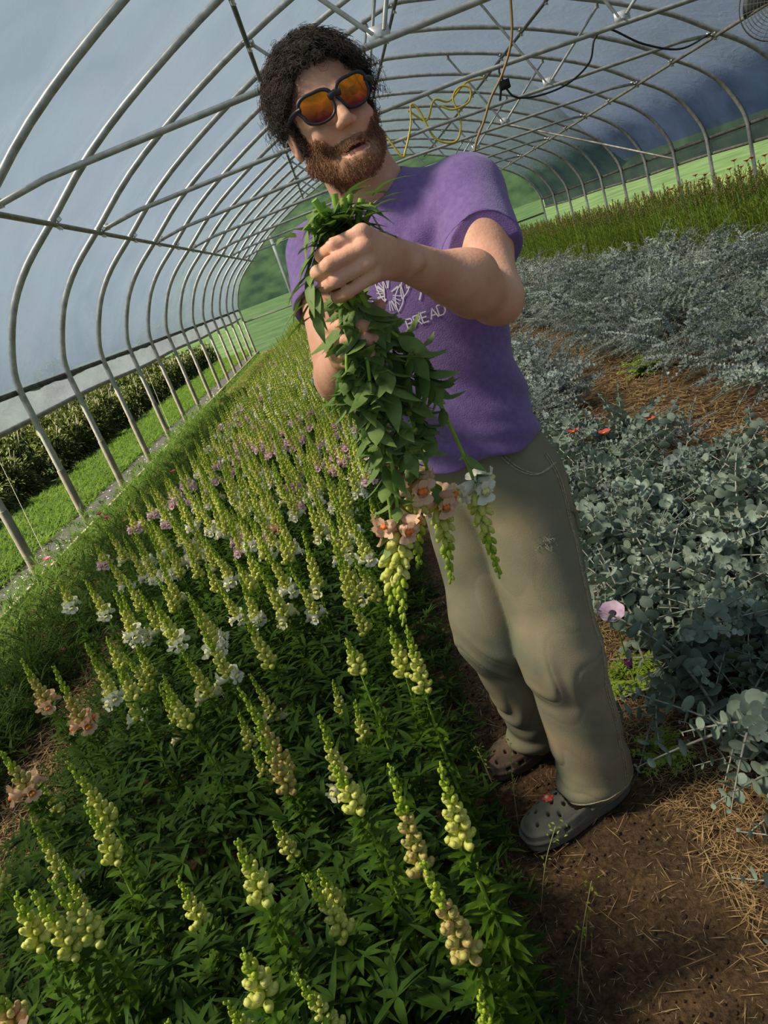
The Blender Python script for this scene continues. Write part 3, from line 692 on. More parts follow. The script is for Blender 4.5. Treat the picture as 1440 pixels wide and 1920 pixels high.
# ---- hair and beard: curls and bristles rooted on the head
hairm = mat('dark_curly_hair', srgb(44, 36, 32), srgb(82, 68, 58), 40, 0.55, spec=0.3)
beardm = mat('reddish_brown_beard', srgb(172, 126, 96), srgb(134, 98, 74), 130, 0.7, spec=0.2)
def head_surface(dirs, c=(0, .0, .03)):
    """march from inside the head outward along directions"""
    c = np.asarray(c, float); t = np.full(len(dirs), .04)
    for _ in range(26):
        P = HC+(c+dirs*t[:, None])@HM.T; d = head_fn(P); t = t-d*.8
    return c+dirs*t[:, None]
def strands(mb, roots, nrmv, length, curl, rad, rgen, seg=12, droop=.25, sides=3):
    n = len(roots)
    for i in range(n):
        L_ = length[i]; a = nrmv[i]; u = nrm(np.cross(a, rgen.normal(size=3))); v = np.cross(a, u); ph = rgen.uniform(0, 6.28)
        s = np.linspace(0, 1, seg); R_ = curl[i]*np.minimum(s*4, 1); w = (2.2+rgen.uniform(0, 1.8))*2*math.pi*L_/.045
        P = roots[i]+np.outer(s*L_*.62, a)+np.outer(R_*np.cos(w*s+ph)-R_[0], u)+np.outer(R_*np.sin(w*s+ph), v)+np.outer(s*s*L_, A3(0, 0, -droop))
        tube(mb, HC+P@HM.T, rad*(1-.5*s), sides, caps=False)
rg = np.random.default_rng(11)
D = nrm(rg.normal(size=(9000, 3))); Sf = head_surface(D)
def hair_zone(q):
    x, y, z = q.T; ax = np.abs(x)
    front = z > (.078+.25*np.clip(y+.075, -1, 0)-.9*np.clip(ax-.030, 0, 1))        # hairline, receding at the temples
    top = (y > -.084) & front & (z > .035)
    side = (y > -.035) & (z > -.005+.0*ax) & (ax > .05)
    back = (y > .035) & (z > -.055)
    sideb = (ax > .060) & (y > -.035) & (y < -.008) & (z > -.03)
    ear = (ax > .066) & (y > -.020) & (y < .034) & (z < .030)
    return (top | side | back | sideb) & ~ear
hz_ = hair_zone(Sf); roots = Sf[hz_][:3600]; Nn = nrm(roots-A3(0, .01, .03))
mb = MB(); k = len(roots); ln = .028+.026*np.clip(roots[:, 2]/.10, 0, 1)+rg.uniform(0, .016, k); ln[(roots[:, 2] < .03)] *= .75
strands(mb, roots, nrm(Nn+rg.normal(0, .35, (k, 3))+A3(0, -.1, .25)), ln, rg.uniform(.0035, .0085, k), .00075, rg, 16)
fl = rg.integers(0, k, 520); fl = fl[roots[fl, 2] > .02]; strands(mb, roots[fl], nrm(Nn[fl]+rg.normal(0, .3, (len(fl), 3))), rg.uniform(.060, .088, len(fl)), rg.uniform(.006, .011, len(fl)), .00055, rg, 24)
def cap_fn(P):
    q = head_local(P); d = head_fn(P)
    z = hair_zone_soft(q); l = .011*noise3(q, 70)+.006*noise3(q, 160)
    return d-(.003+l*.7)*z+.006*(1-z)
def noise3(q, f):
    return (np.sin(q[:, 0]*f+1.3*np.sin(q[:, 1]*f*.7))+np.sin(q[:, 1]*f*1.1+1.7*np.sin(q[:, 2]*f*.8))+np.sin(q[:, 2]*f*.9+1.1*np.sin(q[:, 0]*f*.9)))/3+.4
def hair_zone_soft(q):
    x, y, z = q.T; ax = np.abs(x)
    a = np.clip((z-(.080+.25*np.clip(y+.075, -1, 0)-.9*np.clip(ax-.030, 0, 1)))*120, 0, 1)*np.clip((z-.035)*100, 0, 1)
    b = np.clip((y+.032)*100, 0, 1)*np.clip((z+.004)*100, 0, 1)*np.clip((ax-.05)*200, 0, 1); c_ = np.clip((y-.035)*100, 0, 1)*np.clip((z+.055)*100, 0, 1)
    ear = np.clip((ax-.064)*150, 0, 1)*np.clip((y+.024)*150, 0, 1)*np.clip((.036-y)*150, 0, 1)*np.clip((.034-z)*150, 0, 1)
    return np.maximum(np.maximum(a, b), c_)*(1-ear)
hair = mb.build('hair', hairm, person)
V, F = surface(cap_fn, (-.04, 1.34, 1.54), (.24, 1.66, 1.81), .003)
zz = hair_zone_soft(head_local(V)) > .05; keep = zz[F].all(1)
mb = MB(); mb.add(V, F[keep]); mb.build('hair_mass', hairm, hair)
D = nrm(rg.normal(size=(30000, 3))); D = D[D[:, 1] < .25]; Sf = head_surface(D, (0, -.02, -.02))
def beard_soft(q):
    x, y, z = q.T; ax = np.abs(x)+.0025*np.sin(q[:, 2]*310)*np.sin(q[:, 1]*270); c = lambda v, g=160: np.clip(v*g, 0, 1)
    w = np.maximum(c(-.0430+np.clip(ax-.034, 0, 1)*.95-z), c(ax-.0600+np.clip(z, 0, 1)*.25)*c(.020-z)*c(y+.034))*c(.006-y)*c(z+.118)
    m = np.clip((np.sqrt((ax/.0215)**2+((z+.0690)/.0088)**2)-1)*3, 0, 1); m = np.where(y > -.055, 1, m)
    nose = 1-np.clip((.016-ax)*200, 0, 1)*np.clip((z+.043)*300, 0, 1)
    ear = c(ax-.068)*c(y+.022)*c(z+.045)
    return w*m*nose*(1-ear)
def beard_w(q): return beard_soft(q) > .35
bz = beard_soft(Sf) > rg.uniform(.1, 1.1, len(Sf)); roots = Sf[bz][:5600]; k = len(roots)
mb = MB(); Nn = nrm(roots-A3(0, 0, -.02))
strands(mb, roots, nrm(Nn*.9+A3(0, -.1, -.8)+rg.normal(0, .25, (k, 3))), rg.uniform(.009, .017, k), rg.uniform(.0004, .0012, k), .00062, rg, 6, .0)
beard = mb.build('beard', beardm, person)
def bfn(P):
    q = head_local(P); w = beard_soft(q); return head_fn(P)-(.0009+.0008*noise3(q, 300))*w+.003*(1-w)
V, F = surface(bfn, (-.02, 1.34, 1.50), (.20, 1.60, 1.70), .0028); keep = beard_soft(head_local(V[F].mean(1))) > .12
mb = MB(); mb.add(V, F[keep]); mb.build('beard_mass', beardm, beard)
D = nrm(np.stack([np.repeat([-1, 1], 70)*rg.uniform(.16, .52, 140), np.full(140, -1.0), rg.uniform(-.03, .06, 140)], 1)); Sf = head_surface(D, (0, -.02, .034))
mb = MB(); strands(mb, Sf, nrm(Sf*A3(1, .3, .2)+A3(0, -.05, .02)), rg.uniform(.007, .011, 140), np.full(140, .0004), .0005, rg, 5, 0); mb.build('eyebrows', beardm, person)

# ---- sunglasses
fm = mat('matte_black_frame', srgb(28, 30, 34), None, rough=0.45)
def lens_mat():
    m = mat('orange_mirror_lens', srgb(236, 120, 30), None, rough=0.06, metallic=0.95); t = m.node_tree; N = t.nodes; L = t.links
    tc = N.new('ShaderNodeTexCoord'); sp = N.new('ShaderNodeSeparateXYZ'); cr = N.new('ShaderNodeValToRGB')
    L.new(tc.outputs['Generated'], sp.inputs[0]); L.new(sp.outputs['Z'], cr.inputs[0])
    e = cr.color_ramp.elements; e[0].position = 0.1; e[0].color = srgb(120, 38, 34); e[1].position = 0.9; e[1].color = srgb(255, 142, 34)
    L.new(cr.outputs[0], N['Principled BSDF'].inputs['Base Color']); return m
lensm = lens_mat()
gl_ = empty('sunglasses', tuple(hl(0, -.105, .012))); gl_.parent = person
def gpt(x, z, dy=0.0): return hl(x, -.108+1.9*x*x*1.6+dy, z+.013)-A3(*gl_.location)
def lens_outline(s, k=1.0, n=36):
    a = np.linspace(0, 2*math.pi, n, endpoint=False); out = []
    for t in a:
        c, sn = math.cos(t), math.sin(t); e = .72
        x = .0300*k*math.copysign(abs(c)**e, c); z = .0250*k*math.copysign(abs(sn)**e, sn)
        if z > 0: z *= .93; x *= 1.05
        else: x *= .93-.04*s*math.copysign(1, c)*0
        out.append((s*.0345+x, z+.003*abs(x)/.02*(1 if x*s > 0 else 0)))
    return out
mbf = MB()
for s in (-1, 1):
    ol = lens_outline(s); P = np.array([gpt(x, z) for x, z in ol]); P2 = np.vstack([P, P[:1]])
    n = len(P); th = .0042
    inn = np.array([gpt(s*.0345+(x-s*.0345)*.90, z*.90, -.0025) for x, z in ol]); outr = np.array([gpt(s*.0345+(x-s*.0345)*1.06, z*1.07+.0010, -.0030) for x, z in ol])
    inb = np.array([gpt(s*.0345+(x-s*.0345)*.90, z*.90, .004) for x, z in ol]); outb = np.array([gpt(s*.0345+(x-s*.0345)*1.06, z*1.07+.0010, .005) for x, z in ol])
    loops = [inn, outr, outb, inb]; VV = np.vstack(loops); FF = []
    for a in range(4):
        b = (a+1) % 4
        for i in range(n): FF.append([a*n+i, a*n+(i+1) % n, b*n+(i+1) % n, b*n+i])
    mbf.add(VV, FF)
    m2 = MB(); rings = [np.array([gpt(s*.0345+(x-s*.0345)*k_, z*k_, -.0012-.0016*(1-k_*k_)) for x, z in ol]) for k_ in (.92, .6, .3)]
    c0 = gpt(s*.0345, 0, -.0028); VV = np.vstack(rings+[c0[None]]); FF = []
    for a in range(2):
        for i in range(n): FF.append([a*n+i, a*n+(i+1) % n, (a+1)*n+(i+1) % n, (a+1)*n+i])
    m2.add(VV, FF); m2.add(VV, [[2*n+i, 2*n+(i+1) % n, 3*n] for i in range(n)])
    tag(m2.build('lens', lensm, gl_), 'orange mirrored lens')
tube(mbf, [gpt(-.011, .006, -.002), gpt(0, .0085, -.003), gpt(.011, .006, -.002)], .0042, 8, flat=1.3)
mbf.build('frame', fm, gl_)
for s in (-1, 1):
    m3 = MB(); B0 = A3(*gl_.location)
    pts = [gpt(s*.060, .010), gpt(s*.067, .011, .003), hl(s*.075, -.075, .024)-B0, hl(s*.080, -.045, .022)-B0, hl(s*.083, -.010, .020)-B0, hl(s*.083, .010, .015)-B0]
    tube(m3, catmull(pts, 4), np.linspace(.0078, .0045, 21), 8, flat=.55); m3.build('temple_arm', fm, gl_)

# ---- clogs
clogm = mat('grey_foam_clog', srgb(98, 96, 84), srgb(120, 114, 98), 22, 0.75, spec=0.25, bump=0.08, bscale=300)
clogm2 = mat('dusty_brown_foam_clog', srgb(92, 78, 66), srgb(118, 98, 80), 22, 0.8, spec=0.2, bump=0.08, bscale=300)
holes = [(.105, .000), (.085, .024), (.085, -.022), (.062, .036), (.062, .010), (.062, -.016), (.062, -.038), (.040, .026), (.040, -.004), (.040, -.032), (.118, .022), (.118, -.020), (.020, .012)]
def clog(name, heel, toe, m, side, label):
    heel = A3(*heel, 0); toe = A3(*toe, 0); ax = nrm(toe-heel); la = np.cross(A3(0, 0, 1), ax); c = (heel+toe)/2; ln = np.linalg.norm(toe-heel)
    M = np.stack([ax, la, A3(0, 0, 1)], 1)
    def fn(P):
        q = (P-c)@M; x, y, z = q.T; s = x/(ln/2)
        # sole outline
        hw = .050+.008*np.clip(s, -1, 1)-.006*np.exp(-((s+.15)/.3)**2)
        out = np.sqrt((np.abs(x)/(ln/2))**3.0+(np.abs(y-.004*side*s)/hw)**2.6+1e-9); do = (out-1)*hw*.85
        sole = smax(do, np.abs(z-.016-.006*np.clip(s, 0, 1))-.014, .006)
        rid = smax(do-.003, np.abs(z-.030-.010*np.clip(s-.4, 0, 1))-.0035, .003)
        up = ell(q, (.030, .0, .030), (ln/2-.034, .051, .068)); up = smin(up, ell(q, (.075, .003*side, .030), (.068, .052, .046)), .02)
        up = smax(up, .018-z, .004)
        up = smax(up, -(x+.046), .006)                                   # opening behind the instep
        inn = ell(q, (.022, 0, .028), (ln/2-.045, .043, .060)); inn = smin(inn, rc(q, (-.10, 0, .06), (.01, 0, .06), .040, .042), .01)
        up = smax(up, -inn, .003)
        walls = smax(do+.001, -(do+.009), .002); walls = smax(walls, np.abs(z-.034)-.022-.014*np.clip(-s-.5, 0, .5), .004)
        d = smin(smin(sole, rid, .003), smin(up, walls, .006), .005)
        for hx_, hy_ in holes:
            hc = np.hypot(x-hx_, y-hy_*1.0)-.0046; d = smax(d, -smax(hc, .036-z, .001), .001)
        for hx_ in (.060, .098):
            for sg in (-1, 1):
                b = np.maximum(np.abs(x-hx_)-.008, np.abs(z-.042)-.0050); b = np.maximum(b, .030-y*sg); d = smax(d, -b, .002)
        st = rc(q, (-.02, .050, .052), (-.085, .044, .070), .008, .008); st = smin(st, rc(q, (-.085, .044, .070), (-.118, 0, .074), .008, .008), .004)
        st = smin(st, rc(q, (-.118, 0, .074), (-.085, -.044, .070), .008, .008), .004); st = smin(st, rc(q, (-.085, -.044, .070), (-.02, -.050, .052), .008, .008), .004)
        return smin(d, st, .003)
    mn = np.minimum(heel, toe)-A3(.07, .07, .01); mx = np.maximum(heel, toe)+A3(.07, .07, .13)
    ob, V, F = sdf_obj(name, fn, mn, mx, .0022, m, person); tag(ob, label); return ob, M, c, BVHTree.FromPolygons(V.tolist(), F.tolist())
cl1, cM, cc_, clog_bvh = clog('clog', (.285, 1.468), (-.012, 1.378), clogm, 1, 'dark grey foam clog with an orange charm, nearer foot')
clog('clog', (.225, 1.742), (-.048, 1.640), clogm2, -1, 'dusty brown foam clog of the foot behind')
mb = MB(); cp = cc_+cM@A3(.062, -.004, .0)
hz0 = clog_bvh.ray_cast(Vector(cp+A3(0, 0, .3)), Vector((0, 0, -1)))[0][2]+.001
for k in range(1):
    ball(mb, cp+A3(0, 0, hz0), (.0125, .0125, .005), 14, 6); ball(mb, cp+A3(-.002, 0, hz0+.004), (.006, .006, .004), 10, 5, 1)
    for a in np.linspace(0, 6.28, 7)[:-1]: ball(mb, cp+A3(.011*math.cos(a), .011*math.sin(a), hz0+.001), (.0045, .0045, .003), 8, 4)
tag(mb.build('shoe_charm', [mat('orange_rubber', srgb(212, 92, 60), None, rough=0.5), mat('pink_rubber', srgb(240, 180, 160), None, rough=0.5)], cl1), 'orange flower-shaped shoe charm')
# ------------------------------------------------------------------ plants
leaf_g = mat('snapdragon_leaf', srgb(46, 76, 12), srgb(88, 118, 24), 22, 0.6, spec=0.18, transl=0.30, tcol=srgb(120, 156, 26), rand=0.2)
leaf_b = mat('cut_stem_leaf', srgb(94, 122, 56), srgb(138, 160, 86), 18, 0.55, spec=0.3, transl=0.25, tcol=srgb(96, 136, 50))
stem_g = mat('snapdragon_stem', srgb(122, 158, 44), srgb(148, 178, 66), 30, 0.5, transl=0.1)
bud_tip = mat('green_bud', srgb(148, 178, 38), srgb(198, 212, 64), 60, 0.55, transl=0.25)
bud_low = mat('lime_bud', srgb(214, 218, 92), srgb(236, 234, 134), 60, 0.5, transl=0.30)
bud_blush = mat('blush_bud', srgb(204, 196, 104), srgb(224, 168, 122), 60, 0.5, transl=0.25, lo=.48, hi=.72)
pet = dict(white=mat('white_petal', srgb(236, 236, 210), srgb(248, 247, 232), 60, 0.6, transl=0.3), cream=mat('cream_petal', srgb(222, 220, 160), srgb(232, 232, 190), 60, 0.6, transl=0.3),
           peach=mat('peach_petal', srgb(244, 222, 186), srgb(236, 178, 142), 50, 0.6, transl=0.3), pink=mat('pink_petal', srgb(230, 194, 198), srgb(240, 216, 216), 50, 0.6, transl=0.3))
palate = dict(white=mat('pale_yellow_palate', srgb(222, 216, 130), None, rough=0.6), peach=mat('orange_palate', srgb(228, 124, 40), None, rough=0.6), pink=mat('rose_palate', srgb(206, 150, 160), None, rough=0.6))
palate['cream'] = palate['white']
def leaves(mb, base, d, up, L, Wd, curl=-.25, fold=.25, st=5, mi=0, prof=.8, pw=1.0):
    base = np.asarray(base, float).reshape(-1, 3); n = len(base); d = nrm(np.broadcast_to(d, base.shape)); up = np.broadcast_to(up, base.shape)
    side = nrm(np.cross(d, up)); u = nrm(np.cross(side, d)); L = np.broadcast_to(L, (n,))[:, None, None]; Wd = np.broadcast_to(Wd, (n,))[:, None, None]
    curl = np.broadcast_to(curl, (n,))[:, None, None]
    s = np.linspace(0, 1, st)[None, :, None]; w = np.sin(math.pi*np.clip(s, .03, .985)**prof)**pw*.5
    mid = base[:, None]+d[:, None]*L*s+u[:, None]*curl*L*s*s
    e = side[:, None]*Wd*w; f = u[:, None]*Wd*w*fold
    V = np.stack([mid-e+f, mid, mid+e+f], 2)           # n, st, 3, 3
    k = np.arange(n)[:, None, None]*st*3+np.arange(st-1)[None, :, None]*3+np.arange(2)[None, None, :]
    mb.add(V.reshape(-1, 3), np.stack([k, k+1, k+4, k+3], -1).reshape(-1, 4), mi)
_bt = MB(); ball(_bt, (0, 0, 0), (1, 1, 1), 7, 4)
def stamp(mb, tmplV, tmplF, cen, M, sc, mi):
    n = len(cen); V = np.einsum('nij,vj->nvi', M, tmplV)*np.asarray(sc)[:, None, None]+cen[:, None]
    F = tmplF[None]+(np.arange(n)*len(tmplV))[:, None, None]; mb.add(V.reshape(-1, 3), F.reshape(-1, F.shape[-1]), mi)
def basis(ax, up):
    ax = nrm(ax); side = nrm(np.cross(ax, up)); u = np.cross(side, ax); return np.stack([ax, side, u], -1)
def bud_template(lite=False):
    m = MB(); ball(m, (.55, 0, 0), (.60, .34, .36), 5 if lite else 7, 4 if lite else 5); 
    if not lite: ball(m, (1.0, 0, .10), (.26, .30, .24), 6, 4)
    V = np.concatenate(m.V); return V, m
def mb_groups(m):
    V = np.concatenate(m.V); out = {}
    for F, I in zip(m.F, m.I):
        for mi in np.unique(I): out.setdefault((F.shape[1], int(mi)), []).append(F[I == mi])
    return V, {k: np.concatenate(v) for k, v in out.items()}
def stamp_mb(mb, tm, cen, M, sc, remap=None):
    V, gr = tm
    first = True; n = len(cen)
    if n == 0: return
    VV = (np.einsum('nij,vj->nvi', M, V)*np.asarray(sc)[:, None, None]+cen[:, None]).reshape(-1, 3); off = mb.n
    mb.V.append(VV); mb.n += len(VV)
    for (k, mi), F in gr.items():
        FF = (F[None]+(np.arange(n)*len(V))[:, None, None]).reshape(-1, k)+off
        mb.F.append(FF); mb.I.append(np.full(len(FF), mi if remap is None else remap))
BUD = mb_groups(bud_template()[1]); BUDL = mb_groups(bud_template(True)[1])
def bloom_template():
    """two-lipped snapdragon bloom, x outwards, z up, about 1 unit long; slot 0 petal, 1 palate"""
    m = MB(); tube(m, [(0, 0, 0), (.3, 0, .02), (.62, 0, .04), (.80, 0, .02)], [.12, .24, .30, .26], 8, 0, caps=False)
    def lobe(c, out, side, L, Wd, curlv, seed):
        out = nrm(out); side = nrm(side); nn = nrm(np.cross(out, side)); nu, nv = 6, 5; u = np.linspace(0, 1, nu); v = np.linspace(-1, 1, nv)
        rr = np.random.default_rng(seed); P = []
        for i, a in enumerate(u):
            w = Wd*(.45+.75*a-.35*a**6)
            for j, b in enumerate(v):
                edge = .05*math.sin(b*7+seed)*a*a
                P.append(np.asarray(c)+out*(L*a*(1-.16*b*b)+edge*.4)+side*w*b+nn*(curlv*a*a+edge+.05*abs(b)))
        i = np.arange(nu-1)[:, None]*nv; j = np.arange(nv-1)[None, :]; m.add(P, np.stack([i+j, i+j+1, i+nv+j+1, i+nv+j], -1).reshape(-1, 4), 0)
    lobe((.66, .12, .20), (.10, .30, 1), (.1, 1, -.2), .42, .27, -.12, 1); lobe((.66, -.12, .20), (.10, -.30, 1), (.1, 1, .2), .42, .27, -.12, 2)
    lobe((.74, 0, -.12), (.55, 0, -.9), (0, 1, 0), .42, .22, -.12, 3); lobe((.68, .18, -.08), (.35, .85, -.65), (.1, .5, .6), .42, .23, -.1, 4); lobe((.68, -.18, -.08), (.35, -.85, -.65), (-.1, .5, -.6), .42, .23, .1, 5)
    ball(m, (.80, .07, -.02), (.17, .12, .12), 7, 5, 1); ball(m, (.80, -.07, -.02), (.17, .12, .12), 7, 5, 1)
    return m
BLOOM = mb_groups(bloom_template())
def bloom_mb(): 
    m = MB(); stamp_mb(m, BLOOM, np.zeros((1, 3)), np.eye(3)[None], [1.0]); return m
BLOOM_ME = {k: bloom_mb().mesh('bloom_'+k, [pet[k], palate[k]]) for k in pet}
def snap_parts(path, spike_len, color, rg, leafL=.060, leafW=.013, nb=None, lite=False, leaf_density=1.0, rad=.0050, blooms=0, down=False):
    """stem, foliage, buds along a path; returns meshes and the frames for the open blooms"""
    P = np.asarray(path, float); seg = np.linalg.norm(np.diff(P, axis=0), axis=1); S_ = np.concatenate([[0], np.cumsum(seg)]); T_ = S_[-1]
    at_ = lambda s: np.stack([np.interp(s, S_, P[:, k]) for k in range(3)], -1)
    TT = nrm(np.gradient(P, axis=0)); tan = lambda s: nrm(np.stack([np.interp(s, S_, TT[:, k]) for k in range(3)], -1))
    st = MB(); tube(st, P, rad*(1-.55*S_/T_), 5 if lite else 7)
    s0 = T_-spike_len
    def ring(tn, ang):
        a = nrm(np.cross(tn, np.array([.3, .9, .1]))); b = np.cross(tn, a); return np.cos(ang)[:, None]*a+np.sin(ang)[:, None]*b
    fo = MB()
    n = int((110 if not lite else 42)*leaf_density*s0/.5); s = np.sort(rg.uniform(.03*T_, s0-.004, n)); ang = np.arange(n)*2.4+rg.uniform(0, .5, n); tn = tan(s); r = ring(tn, ang)
    q = s/s0; L = leafL*(1.05-.50*q**3)*rg.uniform(.7, 1.2, n)*(1.25 if lite else 1)
    upk = rg.uniform(.15, .9, n) if not down else rg.uniform(.5, 2.6, n)*np.clip(.35+s/s0*2.2, 0, 1)
    if down:
        pz = at_(s); kk = ~(((pz[:, 2] > 1.365) & (pz[:, 2] < 1.448)) | ((pz[:, 2] > 1.27) & (pz[:, 2] < 1.335) & (rg.random(n) < .6))); s, ang, tn, r, q, L, upk = s[kk], ang[kk], tn[kk], r[kk], q[kk], L[kk], upk[kk]; n = len(s)
    leaves(fo, at_(s)+r*rad*.6, r+tn*upk[:, None]+rg.normal(0, .12, (n, 3)), tn, L, leafW*(1.3 if lite else 1)*rg.uniform(.8, 1.2, n), curl=rg.uniform(-.45, -.05, n), st=4 if lite else (8 if down else 6))
    if not lite:                                            # small leafy side shoots
        m = int(16*leaf_density); s = rg.uniform(.25*s0, .97*s0, m); tn = tan(s); r = ring(tn, rg.uniform(0, 6.28, m))
        for i in range(m):
            c = at_(s[i:i+1])[0]+r[i]*.012+tn[i]*.006; d = nrm(r[i]*.7+tn[i]); k = 6; aa = rg.uniform(0, 6.28, k)
            rr = ring(np.repeat(d[None], k, 0), aa); leaves(fo, np.repeat(c[None], k, 0), rr*.7+d, d, leafL*.42*rg.uniform(.6, 1.1, k), leafW*.55, st=4)
    sp = MB(); nbud = nb or int((170 if not lite else 80)*spike_len+10); t = np.linspace(0.0, 1, nbud); s = s0+spike_len*(1-(1-t)**.90)*.985
    ang = np.arange(nbud)*2.4+rg.uniform(-.2, .2, nbud); tn = tan(s); r = ring(tn, ang); g = 1-(s-s0)/spike_len
    size = (.0076+.0165*g**1.15)*rg.uniform(.9, 1.1, nbud)*(1.12 if lite else 1)
    keep = np.ones(nbud, bool); keep[:blooms] = False
    ax = r*(.35+.75*g[:, None])+tn*(1.15-.75*g[:, None]); cen = at_(s)+r*.0022
    M = basis(ax, tn); low = (g > .46)
    stamp_mb(sp, BUDL if lite else BUD, cen[keep & ~low], M[keep & ~low], size[keep & ~low], 0)
    stamp_mb(sp, BUDL if lite else BUD, cen[keep & low], M[keep & low], size[keep & low], 1)
    if not lite:                                            # pointed calyx leaves under the buds
        kk = keep; leaves(sp, cen[kk], ax[kk]*1.0-tn[kk]*.25, tn[kk], size[kk]*.85, size[kk]*.35, curl=.2, st=3, mi=0)
    fr = []
    for i in range(blooms):
        fr.append((cen[i], basis(r[i]+tn[i]*(.10 if not down else .15)-(0 if not down else 0), tn[i])))
    return st, fo, sp, fr
def snap_plant(name, path, spike, color, rg, blooms, lm=None, loc=(0, 0, 0), lowmat=None, parent=None, bsize=.036, **kw):
    st, fo, sp, fr = snap_parts(path, spike, color, rg, blooms=blooms, **kw)
    t = empty(name, loc)
    st.build('stem', stem_g, t); fo.build('foliage', lm or leaf_g, t); sp.build('bud_spike', [bud_tip, lowmat or bud_low], t)
    for c, Mx in fr:
        b = link('bloom', BLOOM_ME[color], t); k = bsize*rg.uniform(.85, 1.15)
        m4 = Matrix([list(Mx[i]*k)+[c[i]] for i in range(3)]+[[0, 0, 0, 1]]); b.matrix_local = m4
    return t
def stalk(h, rg, lean=.03):
    a = rg.uniform(0, 6.28); z = np.linspace(0, 1, 9); return np.stack([lean*np.cos(a)*z**2+.004*np.sin(z*7+a), lean*np.sin(a)*z**2+.004*np.cos(z*6+a), z*h], -1)
